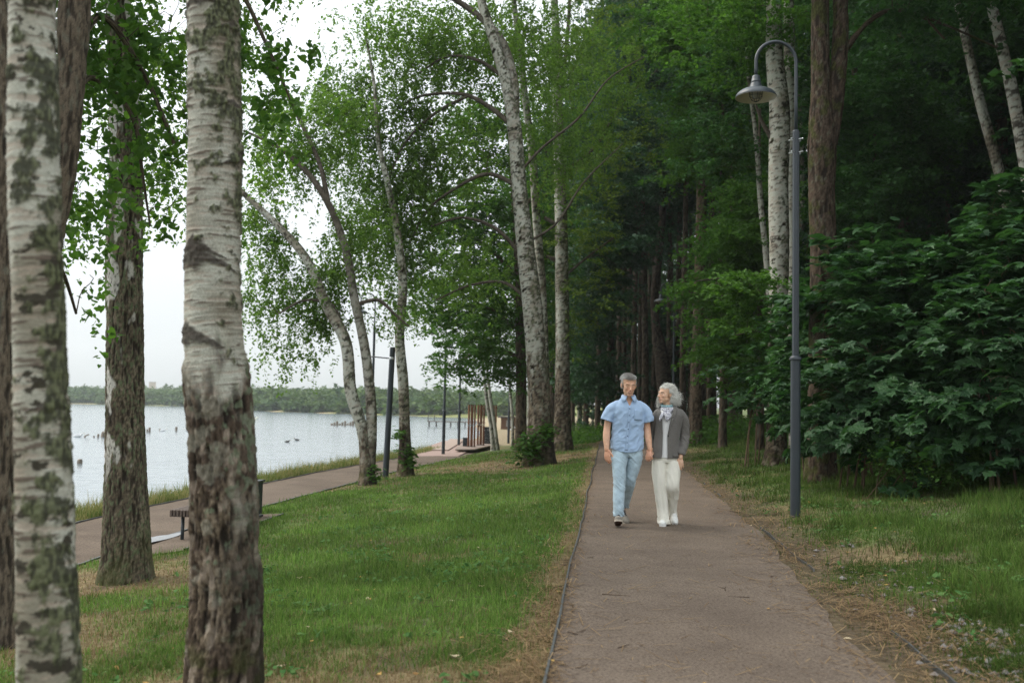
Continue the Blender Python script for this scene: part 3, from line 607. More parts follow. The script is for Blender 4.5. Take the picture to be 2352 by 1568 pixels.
def plant_tree(name, label, cat, trunks, kind, crown=None, group=None, seed=1, nu=26, step=.07, bmat=None, flare=.35, fl_h=.28, opts={}):
    """trunks: list of (P, R); the first is the main one. crown: dict(blobs, n, per, size, style, mat, tpl)"""
    base = trunks[0][0][0].copy(); base[2] = float(H(base[0], base[1])) if crown is None or not crown.get('noground') else base[2]
    root = empty(name, base, 0, label, cat, group)
    mb = MB(); limbs = []
    for k, (P, Rr) in enumerate(trunks):
        V, Qd, c, Pl, Rl = trunk_np(P, Rr, kind, seed + k, nu if k == 0 else max(8, int(nu * .7)), step, flare if k == 0 else 0, fl_h, base[2], **opts)
        if kind == 'birch' and k > 0:
            rr_ = np.repeat(Rl, len(c) // len(Rl)); c = cmix(C3(.075, .062, .048) * (.7 + .6 * (c.mean(1, keepdims=True) / .3)), c, sstep(.075, .14, rr_))
        mb.add(V - base, [Qd], c); limbs.append((Pl, Rl))
    if crown:
        rs = np.random.RandomState(seed + 100)
        T = in_blobs(crown['blobs'], crown['n'], rs, crown.get('shell', .5)); br = grow(limbs, T, rs, crown.get('arch', .12), crown.get('rmax', .03), minfrac=crown.get('minf', .25))
        if br.V: mb.add(np.concatenate(br.V) - base, br.P, crown.get('bcol', (.055, .043, .034)))
    mb.build('trunk', bmat or M_BARK, root, smooth=True)
    if crown:
        C = spray(T, crown['per'], rs, crown['style'], crown.get('sc', 1)) - base
        leaves('crown', C, crown['size'], rs, crown.get('tpl', 'rhomb'), crown['mat'], root, crown.get('up', .5), crown.get('hang', .4))
    return root
# ================================================================ near trees on the left
def pxb(px, py, Y, rx, rz, ry=None, w=None):
    """blob: centre at pixel/depth, radii in pixels (x, z) and metres (depth)"""
    c = at(px, py, Y); r = (rx / ppm(Y), ry if ry else rx / ppm(Y), rz / ppm(Y)); return (c, r, w) if w else (c, r)
PA = trunk_px([(122, 1850, 150), (112, 1568, 130), (103, 1200, 122), (90, 800, 112), (76, 400, 112), (72, 0, 98), (66, -400, 90), (60, -1500, 60)], 3.9)
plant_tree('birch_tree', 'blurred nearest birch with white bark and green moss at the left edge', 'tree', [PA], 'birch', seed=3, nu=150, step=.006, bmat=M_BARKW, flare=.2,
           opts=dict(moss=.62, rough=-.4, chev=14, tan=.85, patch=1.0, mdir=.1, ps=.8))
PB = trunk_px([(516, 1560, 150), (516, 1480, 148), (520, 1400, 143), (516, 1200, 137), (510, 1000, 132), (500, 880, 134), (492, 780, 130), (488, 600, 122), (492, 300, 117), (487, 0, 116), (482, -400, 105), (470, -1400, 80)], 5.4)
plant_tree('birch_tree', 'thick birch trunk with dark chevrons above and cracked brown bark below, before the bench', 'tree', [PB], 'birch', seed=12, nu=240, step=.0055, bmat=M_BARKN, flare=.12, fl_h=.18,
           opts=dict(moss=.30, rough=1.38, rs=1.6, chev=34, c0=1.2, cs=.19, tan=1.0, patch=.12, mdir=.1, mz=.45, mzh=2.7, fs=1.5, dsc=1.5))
PC = trunk_px([(290, 1340, 108), (290, 1250, 100), (288, 1100, 88), (287, 900, 80), (286, 600, 78), (288, 300, 68), (278, 100, 58), (272, 0, 52), (262, -300, 44), (255, -900, 28)], 10.6)
plant_tree('birch_tree', 'old birch with deeply cracked lichen covered bark standing beside the lower path', 'tree', [PC], 'cracked', seed=21, nu=130, step=.014, bmat=M_BARKN, flare=.14, fl_h=.22, opts=dict(mdir=0.2, fs=1.7),
    crown=dict(blobs=[pxb(370, 140, 13, 90, 130, 1.2), pxb(385, 380, 13.5, 60, 130, 1.0), pxb(200, 160, 13, 90, 140, 1.2), pxb(180, 420, 12.6, 40, 130, .8), pxb(590, 120, 14, 70, 150, 1.2), pxb(600, 330, 14.5, 60, 100, 1), pxb(480, -350, 13, 400, 250, 3)],
               n=420, per=105, size=.066, style='hang', mat=M_BIRCH, sc=.8, up=.2, hang=.8, rmax=.012, minf=.6))
PD = trunk_px([(0, 1470, 92), (-2, 1300, 82), (-3, 1100, 76), (-3, 800, 74), (-5, 400, 70), (-10, 0, 66), (-20, -600, 50)], 7.6)
PD2 = trunk_px([(6, 1000, 62), (62, 780, 62), (110, 560, 58), (140, 400, 60), (160, 200, 62), (172, 0, 66), (190, -300, 58), (230, -900, 36)], 7.9, False)
LB = [trunk_px(p, 8, False) for p in (
    [(165, 120, 20, 7.9), (240, 40, 15, 8.4), (330, 170, 10, 8.9), (400, 330, 8, 9.2)],
    [(150, 300, 18, 7.9), (215, 180, 12, 8.5), (300, 260, 9, 9.0), (330, 420, 6, 9.2), (345, 520, 4, 9.3)],
    [(110, 560, 16, 7.9), (150, 640, 8, 8.3), (175, 720, 5, 8.6)],
    [(172, -60, 22, 7.9), (330, -160, 16, 8.6), (520, -60, 11, 9.0), (620, 120, 7, 9.4), (680, 260, 4, 9.5)],
    [(172, -60, 22, 7.9), (60, -120, 16, 8.6), (-40, 40, 11, 9.0)],
    [(-5, 330, 22, 7.6), (-60, 320, 20, 7.2), (-160, 260, 16, 6.8)])]
plant_tree('linden_tree', 'dark brown linden at the left edge forking behind the mossy birch, leafy boughs overhanging', 'tree', [PD, PD2] + LB, 'brown', seed=33, nu=90, step=.02, bmat=M_BARKN, flare=.2, opts=dict(c=(C3(.030, .024, .018), C3(.125, .100, .072)), fs=1.3),
    crown=dict(blobs=[pxb(250, 60, 9.0, 130, 130, .8), pxb(200, 260, 8.8, 100, 110, .7), pxb(390, 90, 9.2, 90, 110, .7), pxb(385, 330, 9.2, 45, 150, .5), pxb(395, 500, 9.2, 40, 70, .4),
        pxb(180, 430, 8.7, 40, 110, .5), pxb(188, 650, 8.7, 26, 110, .4), pxb(600, 90, 9.4, 70, 110, .6), pxb(620, 230, 9.5, 60, 50, .4), pxb(40, 60, 8.6, 120, 130, .6), pxb(150, 40, 8.7, 130, 100, .6),
        pxb(120, -500, 9.5, 700, 380, 2.6, 4.0)],
        n=560, per=50, size=.062, style='hang', mat=M_NEARL, tpl='heart', sc=.75, up=.25, hang=.7, rmax=.016, shell=.45, minf=.5))

# ================================================================ middle distance
LBL = 'slender birch of two leaning stems forking low beside the lower path'
p1 = trunk_px([(845, 1108, 34), (838, 1010, 28), (806, 900, 27), (792, 780, 27), (750, 700, 24), (700, 590, 20), (640, 520, 16), (555, 440, 12), (500, 380, 8), (450, 330, 4)], 24)
p2 = trunk_px([(850, 1100, 22), (853, 950, 24), (838, 800, 22), (815, 690, 20), (790, 560, 18), (755, 470, 15), (700, 390, 12), (640, 340, 9), (560, 300, 5)], 24, False)
p3 = trunk_px([(755, 470, 12), (735, 380, 10), (690, 280, 8), (650, 200, 5), (640, 100, 3)], 24, False)
p4 = trunk_px([(815, 700, 9), (870, 690, 8), (905, 720, 6), (940, 750, 3)], 24, False)
p5 = trunk_px([(792, 780, 9), (760, 700, 8), (700, 690, 6), (640, 720, 4)], 24, False)
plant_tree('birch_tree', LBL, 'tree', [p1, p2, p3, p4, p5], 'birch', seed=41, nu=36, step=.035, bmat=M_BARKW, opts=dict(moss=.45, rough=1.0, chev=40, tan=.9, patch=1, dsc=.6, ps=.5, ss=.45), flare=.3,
    crown=dict(blobs=zb([pxb(640, 620, 24, 85, 130, .9), pxb(600, 480, 24, 60, 100, .8), pxb(690, 330, 24, 110, 110, 1.1), pxb(760, 620, 24, 80, 130, 1.0), pxb(660, 790, 24, 70, 50, .7), pxb(720, 720, 24, 60, 110, .8),
                      pxb(760, 250, 24, 90, 100, 1.0), pxb(830, 520, 24, 60, 120, 1.0), pxb(900, 720, 24, 40, 50, .6), pxb(590, 680, 24, 30, 80, .5), pxb(640, 230, 24, 60, 60, .5)], .8),
               n=360, per=72, size=.082, style='hang', mat=M_BIRCH, sc=.8, up=.2, hang=.8, rmax=.02))
p1 = trunk_px([(932, 1088, 34), (930, 1000, 25), (926, 880, 24), (918, 780, 22), (925, 650, 20), (910, 520, 17), (890, 420, 14), (870, 330, 11), (860, 200, 8), (840, 80, 4)], 27)
plant_tree('birch_tree', 'straight slim birch with a swollen knot, right of the tall grey pole', 'tree', [p1], 'birch', seed=48, nu=34, step=.035, bmat=M_BARKW, opts=dict(moss=.68, rough=1.6, chev=20, tan=1, patch=1.1, dsc=.6, ps=.5, ss=.45),
    crown=dict(blobs=zb([pxb(850, 300, 27, 130, 150, 1.4), pxb(880, 480, 27, 90, 150, 1.2), pxb(960, 400, 27, 80, 150, 1.1), pxb(790, 190, 27, 90, 90, 1.0), pxb(930, 620, 27, 60, 110, 1), pxb(960, 230, 27, 90, 120, 1)], .9),
               n=360, per=88, size=.088, style='hang', mat=M_BIRCH, sc=.9, up=.2, hang=.8, rmax=.02))
# the big birch with boughs over the lawn
e1 = trunk_px([(1240, 1062, 64), (1240, 950, 50), (1234, 850, 46), (1222, 700, 45), (1206, 560, 40), (1190, 400, 34), (1181, 290, 32), (1160, 180, 27), (1130, 80, 24), (1105, 0, 20), (1090, -120, 16), (1060, -400, 6)], 27.5)
eb = [trunk_px(p, 27.5, False) for p in (
    [(1183, 300, 20), (1178, 170, 19), (1150, 90, 17), (1090, 30, 14), (1010, -20, 11), (930, -60, 8)],
    [(1178, 290, 12), (1130, 250, 11), (1075, 220, 9), (1010, 215, 7), (955, 225, 5), (900, 260, 3)],
    [(1075, 220, 8), (1000, 260, 7), (930, 330, 5), (890, 420, 3)],
    [(1195, 430, 11), (1120, 400, 9), (1050, 430, 7), (985, 480, 5), (940, 560, 3)],
    [(1210, 600, 10), (1130, 520, 8), (1060, 500, 6), (990, 520, 4)],
    [(1222, 700, 8), (1160, 650, 7), (1080, 655, 5), (1000, 690, 3)],
    [(1190, 400, 7), (1240, 345, 6), (1330, 270, 5), (1400, 180, 3.5), (1480, 130, 2)],
    [(1160, 180, 10), (1100, 140, 8), (1030, 130, 6), (960, 170, 4)],
    [(1206, 560, 6), (1270, 520, 5), (1340, 420, 4), (1430, 330, 2)])]
plant_tree('birch_tree', 'large leaning birch with long dark boughs, ivy round its foot, left of the path', 'tree', [e1] + eb, 'birch', seed=57, nu=48, step=.035, bmat=M_BARKW, flare=.3, fl_h=.5,
    opts=dict(moss=.66, rough=2.6, rs=2.2, chev=30, tan=.9, patch=1.1, dsc=.8, ps=.4, ss=.45),
    crown=dict(blobs=zb([pxb(1000, 90, 27, 200, 110, 2.0), pxb(1120, 120, 27.5, 160, 120, 2), pxb(900, 60, 26, 150, 80, 1.5), pxb(1040, 330, 27, 130, 110, 1.8), pxb(970, 480, 27, 90, 120, 1.2), pxb(1080, 600, 27.5, 110, 110, 1.4),
                      pxb(1300, 300, 28, 130, 170, 1.6), pxb(1400, 150, 28, 120, 90, 1.5), pxb(1060, -250, 27.5, 320, 180, 2.5, 6)], 1.5),
               n=520, per=88, size=.09, style='hang', mat=M_BIRCH, sc=1.0, up=.25, hang=.7, rmax=.03))
e2 = trunk_px([(1256, 1030, 26), (1250, 850, 22), (1244, 650, 20), (1232, 500, 19), (1222, 350, 18), (1208, 240, 16), (1192, 100, 14), (1180, 0, 12), (1170, -200, 8)], 31)
plant_tree('birch_tree', 'thinner birch stem standing directly behind the large leaning birch', 'tree', [e2], 'birch', seed=61, nu=24, step=.05, bmat=M_BARKW, opts=dict(moss=.6, rough=1, ps=.5, ss=.45, chev=16, tan=1.0, patch=1, dsc=.6),
    crown=dict(blobs=[pxb(1180, 60, 31, 130, 140, 2), pxb(1280, 120, 32, 120, 140, 1.8), pxb(1230, -200, 31, 180, 140, 2)], n=220, per=85, size=.095, style='hang', mat=M_BIRCH, sc=1.0, up=.25, hang=.7))
f1 = trunk_px([(1292, 1028, 42), (1292, 900, 34), (1290, 600, 30), (1286, 400, 27), (1281, 250, 23), (1278, 100, 20), (1270, -50, 16), (1262, -300, 8)], 36)
fb = [trunk_px(p, 36, False) for p in ([(1286, 520, 10), (1250, 500, 8)], [(1290, 600, 12), (1255, 590, 9)], [(1286, 400, 7), (1360, 345, 6), (1430, 235, 4), (1510, 160, 2.5)], [(1290, 640, 6), (1350, 590, 5), (1410, 545, 3)], [(1281, 250, 9), (1300, 120, 9), (1310, -20, 7)])]
plant_tree('birch_tree', 'upright mottled birch nearest the far left edge of the path', 'tree', [f1] + fb, 'birch', seed=66, nu=34, step=.045, bmat=M_BARKW, opts=dict(moss=.72, rough=3.4, rs=2.5, ps=.45, ss=.45, chev=24, tan=1.0, patch=1, dsc=.8), flare=.3, fl_h=.4,
    crown=dict(blobs=[pxb(1330, 520, 36, 110, 170, 2), pxb(1400, 330, 36, 120, 150, 2), pxb(1280, 150, 36, 130, 130, 2), pxb(1330, 720, 36, 90, 100, 1.6), pxb(1380, 60, 36, 130, 120, 2), pxb(1300, -250, 36, 200, 180, 2)],
               n=360, per=75, size=.095, style='layer', mat=M_OLIVE, sc=1.2, up=.5, hang=.3))
# the full linden whose crown fills the middle
t1 = trunk_px([(1196, 1035, 27), (1197, 900, 24), (1195, 760, 22), (1190, 600, 18), (1180, 440, 14), (1170, 300, 10), (1160, 150, 5)], 40)
tb = [trunk_px(p, 40, False) for p in ([(1195, 760, 10), (1100, 700, 8), (1010, 720, 5)], [(1192, 640, 10), (1110, 560, 8), (1020, 520, 5)], [(1196, 820, 9), (1120, 800, 7), (1040, 840, 4)], [(1185, 500, 9), (1250, 420, 7)])]
plant_tree('linden_tree', 'broad dense linden whose low dark crown hangs over the lake path', 'tree', [t1] + tb, 'brown', seed=71, nu=24, step=.07, flare=.3,
    crown=dict(blobs=[pxb(1080, 760, 39, 115, 110, 2.4), pxb(1020, 650, 39, 90, 110, 2.2), pxb(1130, 620, 40, 110, 130, 2.4), pxb(1040, 520, 39.5, 110, 110, 2.4), pxb(1120, 440, 40, 120, 120, 2.4), pxb(1030, 850, 38.5, 70, 50, 1.5),
                      pxb(1150, 830, 40, 80, 60, 2), pxb(1230, 760, 41, 70, 140, 2), pxb(1240, 560, 41, 80, 150, 2), pxb(1130, 300, 40, 110, 100, 2)],
               n=520, per=100, size=.14, style='layer', mat=M_LINDEN, sc=1.35, up=.55, hang=.3, rmax=.04))
# small white birches before the far terrace
SB = []
for k, (pts, Y, lab) in enumerate((([(1133, 1035, 10), (1128, 980, 9), (1118, 920, 8), (1112, 860, 6), (1104, 780, 4)], 47, 'left one of two small white birches before the wooden screens'),
        ([(1142, 1031, 10), (1137, 985, 9), (1127, 920, 8), (1120, 860, 6), (1115, 760, 4)], 48, 'right one of two small white birches before the wooden screens'),
        ([(1178, 1015, 7), (1177, 960, 7), (1172, 900, 6), (1170, 820, 4)], 55, 'thin white birch beyond the dark pole near the beach'))):
    P = trunk_px(pts, Y); c = P[0][-1]
    plant_tree('birch_tree', lab, 'tree', [P], 'birch', seed=80 + k, nu=14, step=.08, bmat=M_BARKW, opts=dict(moss=.1, rough=.2, chev=14, tan=.4, patch=.9, dsc=.5),
        crown=dict(blobs=[(c + (0, 0, .6), (1.4, 1.4, 1.4))], n=40, per=60, size=.11, style='hang', mat=M_BIRCH))

# ================================================================ right side
g1 = trunk_px([(1783, 1045, 48), (1784, 950, 40), (1784, 800, 40), (1790, 600, 44), (1788, 420, 46), (1790, 250, 46), (1778, 120, 38), (1778, 0, 34), (1776, -200, 28), (1770, -500, 12)], 22)
gb = [trunk_px(p, 22, False) for p in ([(1780, 330, 12), (1755, 290, 9), (1735, 240, 5)], [(1785, 700, 9), (1730, 660, 7), (1660, 640, 5, 21), (1600, 645, 3, 20.5)], [(1785, 800, 8), (1730, 760, 6, 21), (1690, 770, 3, 21)])]
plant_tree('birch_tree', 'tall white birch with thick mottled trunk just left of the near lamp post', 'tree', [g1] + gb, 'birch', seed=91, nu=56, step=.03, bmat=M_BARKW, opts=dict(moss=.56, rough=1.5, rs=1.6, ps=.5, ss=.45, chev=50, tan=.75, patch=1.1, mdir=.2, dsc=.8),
    crown=dict(blobs=[pxb(1690, 655, 21, 100, 35, 1.0, 2.0), pxb(1720, 740, 21, 70, 30, .8, .8), pxb(1700, 60, 22, 220, 120, 2, 7), pxb(1800, -200, 22, 250, 200, 2.5, 8)],
               n=260, per=70, size=.085, style='layer', mat=M_LINDEN, tpl='oval', sc=.75, up=.5, hang=.35))
g2 = trunk_px([(1830, 1010, 30), (1822, 700, 28), (1817, 430, 27), (1815, 250, 27), (1813, 100, 25), (1811, -60, 22), (1808, -300, 12)], 24)
plant_tree('birch_tree', 'narrow pale birch half hidden between the thick mottled birch and the lamp post', 'tree', [g2], 'birch', seed=95, nu=34, step=.035, bmat=M_BARKW, opts=dict(moss=.3, rough=.4, ps=.6, ss=.45, chev=40, tan=.7, patch=.9, dsc=.6),
    crown=dict(blobs=[pxb(1840, -160, 24, 220, 160, 2.2)], n=90, per=80, size=.09, style='hang', mat=M_FOREST))
g3 = trunk_px([(1778, 1010, 15), (1768, 700, 14), (1757, 560, 14), (1746, 450, 13), (1738, 330, 11), (1720, 180, 9), (1712, 40, 8), (1700, -150, 5)], 25)
plant_tree('birch_tree', 'thin crooked young birch left of the thick mottled birch', 'tree', [g3], 'birch', seed=98, nu=22, step=.04, bmat=M_BARKW, opts=dict(moss=.2, rough=.4, chev=40, tan=.4, patch=1, dsc=.5),
    crown=dict(blobs=[pxb(1700, 120, 25, 120, 130, 1.5), pxb(1640, 330, 25, 80, 130, 1.4)], n=120, per=70, size=.09, style='layer', mat=M_FOREST, tpl='oval', sc=.8))
h1 = trunk_px([(1885, 1000, 64), (1888, 800, 58), (1892, 620, 58), (1888, 450, 58), (1888, 300, 60), (1886, 200, 44), (1884, 100, 40), (1885, -60, 38), (1890, -500, 20)], 17)
h2 = trunk_px([(1905, 330, 36), (1922, 200, 38), (1930, 100, 34), (1930, -60, 32), (1940, -500, 16)], 17, False)
hb = [trunk_px(p, 17, False) for p in ([(1945, 110, 14), (1985, 60, 11), (2040, 25, 9), (2110, 35, 6), (2170, 90, 4)], [(2110, 35, 6), (2200, 70, 5), (2290, 110, 4)], [(1890, 230, 8), (1870, 150, 6), (1900, 100, 5)], [(1870, 260, 5), (1856, 340, 4), (1865, 400, 3)])]
plant_tree('old_tree', 'mossy brown tree forking in two, right of the near lamp post', 'tree', [h1, h2] + hb, 'brown', seed=103, nu=64, step=.03, opts=dict(moss=.42, c=(C3(.024, .018, .014), C3(.080, .058, .042)), mdir=3.0), flare=.3,
    crown=dict(blobs=[pxb(2050, -40, 17, 260, 110, 2.0), pxb(1950, -350, 17, 400, 200, 2.5), pxb(2180, 60, 17.5, 120, 60, 1.2)], n=200, per=70, size=.10, style='layer', mat=M_FOREST, tpl='oval', sc=.9))
i1 = trunk_px([(2400, 900, 34), (2385, 600, 32), (2362, 420, 30), (2342, 300, 28), (2318, 180, 27), (2294, 80, 25), (2270, -20, 23), (2230, -200, 18)], 18)
plant_tree('birch_tree', 'black and white striped birch leaning at the right edge of the picture', 'tree', [i1], 'birch', seed=108, nu=40, step=.03, bmat=M_BARKW, opts=dict(moss=.2, rough=.3, ps=.6, ss=.45, chev=90, cs=.14, tan=.8, patch=.9, dsc=.6),
    crown=dict(blobs=[pxb(2230, -160, 18, 220, 140, 2)], n=90, per=80, size=.09, style='hang', mat=M_FOREST))
j1 = trunk_px([(2380, 850, 26), (2345, 640, 25), (2312, 460, 24), (2280, 340, 23), (2250, 230, 22), (2225, 120, 20), (2200, 0, 18), (2170, -160, 12)], 21)
plant_tree('birch_tree', 'dim grey birch leaning left behind the striped birch', 'tree', [j1], 'birch', seed=112, nu=30, step=.04, bmat=M_BARK, opts=dict(moss=.55, rough=.6, chev=30, tan=1, patch=1, dsc=.6),
    crown=dict(blobs=[pxb(2150, -120, 21, 200, 120, 2)], n=80, per=80, size=.09, style='hang', mat=M_FOREST))
# forked tree and big brown trunk at the end of the path
k1 = trunk_px([(1528, 1000, 40), (1527, 900, 34), (1520, 825, 34), (1506, 740, 20), (1503, 680, 18), (1512, 600, 17), (1522, 480, 15), (1515, 300, 12), (1510, 100, 8)], 50)
k2 = trunk_px([(1524, 850, 22), (1545, 790, 15), (1560, 740, 13), (1572, 600, 12), (1575, 400, 10), (1580, 200, 7)], 50, False)
plant_tree('old_tree', 'dark forked tree straight behind the far lamp post', 'tree', [k1, k2], 'brown', seed=120, nu=28, step=.06, flare=.2, opts=dict(c=(C3(.020, .016, .013), C3(.070, .052, .040))),
    crown=dict(blobs=[pxb(1530, 330, 50, 90, 120, 3), pxb(1500, 120, 50, 130, 130, 3)], n=150, per=80, size=.16, style='layer', mat=M_FOREST2, sc=1.4))
l1 = trunk_px([(1596, 1000, 32), (1598, 900, 27), (1603, 760, 25), (1608, 600, 24), (1612, 420, 22), (1618, 200, 20), (1625, 0, 17), (1630, -200, 10)], 36)
plant_tree('old_tree', 'stout smooth brown trunk right of the far lamp post', 'tree', [l1], 'brown', seed=124, nu=34, step=.05, flare=.25, opts=dict(dsc=.7),
    crown=dict(blobs=[pxb(1640, 150, 36, 130, 140, 2.5), pxb(1600, 360, 36, 80, 90, 1.8)], n=150, per=80, size=.13, style='layer', mat=M_FOREST, sc=1.3))
# ================================================================ bushes on the right
def bush(name, label, cat, base, blobs, seed, n=60, per=45, size=.16, m=None, tpl='maple', style='layer', sc=.8, nst=5, group=None, up=.75, hang=.35, outw=.5, stem=.018, bcol=(.12, .085, .055)):
    rs = np.random.RandomState(seed); base = np.array(base, float); base[2] = float(H(base[0], base[1]))
    root = empty(name, base, 0, label, cat, group); mb = MB(); T = in_blobs(blobs, n, rs, .45)
    T = T[T[:, 2] > H(T[:, 0], T[:, 1]) + .12]; cen = np.mean([b[0] for b in blobs], axis=0); limbs = []
    for k in range(nst):
        t = T[rs.randint(len(T))]; p0 = base + np.array([rs.normal(0, .22), rs.normal(0, .22), -.05]); mid = p0 + (t - p0) * .4 + np.array([0, 0, .25 * np.linalg.norm(t - p0)])
        S = spline(np.array([p0, mid, t]), 14); r = np.linspace(stem * rs.uniform(.7, 1.3), .005, 14); mb.tube(S - base, r, 7, False, col=bcol); limbs.append((S, r))
    br = grow(limbs, T, rs, .15, stem * .6, minfrac=.2); mb.add(np.concatenate(br.V) - base, br.P, col=bcol); mb.build('stems', M_BARK, root, smooth=True)
    C = spray(T, per, rs, style, sc); out = C - (cen - np.array([0, 0, .8])); out /= np.linalg.norm(out, axis=1)[:, None]
    k = C[:, 2] > H(C[:, 0], C[:, 1]) + .03; leaves('foliage', C[k] - base, size, rs, tpl, m or M_MAPLE, root, up, hang, out[k], outw)
    return root
def gp(px, py, Y): c = at(px, py, Y); return (c[0], Y, 0)
bush('maple_bush', 'large maple bush with broad dark leaves, first to the right of the near lamp post', 'bush', gp(1985, 1080, 15.2),
     [pxb(1960, 840, 15.2, 110, 150, 1.1), pxb(2010, 640, 15.4, 85, 90, .9), pxb(1900, 960, 15, 60, 90, .8), pxb(2040, 950, 15, 90, 110, 1.0)], 301, 120, 60, .135)
bush('maple_bush', 'tall maple bush filling the middle of the thicket on the right', 'bush', gp(2140, 1100, 14.3),
     [pxb(2140, 800, 14.4, 110, 150, 1.1), pxb(2110, 960, 14, 120, 120, 1.0), pxb(2150, 640, 14.8, 80, 90, .9)], 302, 120, 60, .135)
bush('maple_bush', 'maple bush with low drooping leaves at the right edge of the picture', 'bush', gp(2300, 1110, 13.2),
     [pxb(2290, 760, 13.4, 110, 160, 1.1), pxb(2300, 960, 13, 110, 130, 1.0), pxb(2350, 620, 13.6, 80, 120, 1)], 303, 120, 60, .14)
bush('linden_sapling', 'young linden with pale upright shoots rising above the bushes at the right edge', 'bush', gp(2330, 1100, 14.6),
     [pxb(2290, 520, 14.4, 60, 90, .7), pxb(2230, 610, 14.6, 60, 50, .6), pxb(2345, 440, 14.2, 40, 70, .6)], 304, 36, 34, .14, tpl='heart', up=.9, stem=.022)
bush('maple_sapling', 'leafy sapling with long horizontal shoot above the first maple bush', 'bush', gp(2000, 1060, 17.0),
     [pxb(1990, 570, 16.4, 60, 40, .5), pxb(2060, 620, 16.8, 60, 50, .6), pxb(1900, 700, 17, 60, 60, .7)], 305, 40, 36, .15, tpl='heart', up=.9)
bush('maple_bush', 'maple bush behind the near lamp post at the foot of the mottled birch', 'bush', gp(1850, 1040, 18.5),
     [pxb(1860, 860, 18.5, 75, 130, 1.2), pxb(1860, 970, 18, 40, 70, .8), pxb(1870, 700, 18.8, 60, 80, .9)], 306, 85, 46, .15)
bush('maple_sapling', 'low maple sapling left of the mottled birch beside the grass slope', 'bush', gp(1745, 1000, 22),
     [pxb(1745, 900, 22, 45, 70, .9), pxb(1760, 800, 22.5, 40, 60, .8)], 307, 34, 44, .13)
bush('hazel_bush', 'dark hazel bush behind the maples under the striped birch', 'bush', gp(2240, 1060, 17.5),
     [pxb(2230, 680, 17.5, 120, 130, 1.3), pxb(2110, 700, 18, 90, 100, 1.2), pxb(2330, 540, 17.5, 60, 100, 1)], 308, 80, 50, .15, tpl='heart')
bush('hazel_bush', 'dark hazel bush behind the first maple bush beside the mossy forked tree', 'bush', gp(1990, 1040, 19.5),
     [pxb(1980, 780, 19.5, 120, 130, 1.3), pxb(2070, 850, 19, 100, 110, 1.2)], 309, 80, 50, .15, tpl='heart')
bush('weed_clump', 'pale flowering weeds at the foot of the maple thicket', 'plant', gp(2060, 1090, 13.9),
     [pxb(2070, 1050, 13.8, 60, 30, .3), pxb(2180, 1075, 13.5, 90, 25, .3)], 310, 50, 40, .055, tpl='oval', style='ball', sc=.5, stem=.006, m=M_LINDEN)
# ivy and suckers round trunks in the lawn
bush('maple_shoots', 'bright maple shoots with red tips sprouting at the foot of the large leaning birch', 'plant', gp(1215, 1070, 27.0),
     [pxb(1210, 1030, 26.9, 26, 32, .35), pxb(1250, 990, 27.1, 18, 40, .3), pxb(1190, 1055, 26.8, 16, 18, .25)], 311, 34, 20, .11, style='ball', sc=.4, stem=.008, m=M_LINDEN)
bush('maple_shoots', 'bright maple shoots climbing the foot of the slim birch by the grey pole', 'plant', gp(935, 1090, 26.9),
     [pxb(915, 1010, 26.8, 8, 24, .15), pxb(938, 1050, 26.8, 14, 26, .2)], 312, 20, 16, .10, style='ball', sc=.3, stem=.006, m=M_LINDEN)
bush('maple_shoots', 'small dark shoots at the foot of the two stemmed birch', 'plant', gp(862, 1105, 23.8),
     [pxb(862, 1085, 23.8, 8, 22, .15)], 313, 8, 12, .09, style='ball', sc=.25, stem=.006, m=M_LINDEN)

# ================================================================ the wood
def proto(name, label, cat, h, r, kind, blobs, seed, n, per, size, m, style='layer', sc=1.3, o={}, lean=.3, tpl='rhomb', up=.5, nb=0):
    rs = np.random.RandomState(seed); z = np.linspace(0, h, 7); P = np.stack([rs.normal(0, lean * .3, 7).cumsum() * .5, rs.normal(0, lean * .3, 7).cumsum() * .5, z], -1); P[0] = (0, 0, -.15)
    Rr = r * (1 - .8 * (z / h) ** 1.3); V, Qd, c, Pl, Rl = trunk_np(P, Rr, kind, seed, 20, .12, .35, .3, 0.0, **o); mb = MB(); mb.add(V, [Qd], c)
    root = empty(name, (0, 0, 0), 0, label, cat)
    T = in_blobs(blobs, n, rs, .5); br = grow([(Pl, Rl)], T, rs, .05, .035, minfrac=.15); mb.add(np.concatenate(br.V), br.P, (.045, .035, .028)); mb.build('trunk', M_BARK, root, smooth=True)
    leaves('crown', spray(T, per, rs, style, sc), size, rs, tpl, m, root, up, .35); return root
def cyl_blobs(z0, z1, r, k, rs): return [((rs.normal(0, r * .35), rs.normal(0, r * .35), lerp(z0, z1, (i + .5) / k)), (r * (1 - .35 * abs(2 * i / k - .8)), r * (1 - .35 * abs(2 * i / k - .8)), (z1 - z0) / k)) for i in range(k)]
rs = np.random.RandomState(5)
BR = dict(c=(C3(.028, .022, .017), C3(.115, .088, .065)))
tall = [proto('forest_tree', '', 'tree', 21, .19, 'brown', cyl_blobs(7, 21, 3.0, 5, rs), 501, 190, 100, .19, M_FOREST, o=BR),
        proto('forest_tree', '', 'tree', 22, .15, 'brown', cyl_blobs(9, 22, 2.6, 5, rs), 502, 170, 95, .19, M_FOREST2, o=BR),
        proto('forest_tree', '', 'tree', 19, .23, 'brown', cyl_blobs(5.5, 19, 3.4, 5, rs), 503, 210, 100, .19, M_FOREST, o=dict(moss=.45, **BR)),
        proto('forest_birch', '', 'tree', 20, .12, 'birch', cyl_blobs(9, 20, 2.4, 4, rs), 504, 150, 95, .17, M_FOREST, 'hang', o=dict(moss=.2, rough=.8, chev=60, tan=.9, patch=1, dsc=.5))]
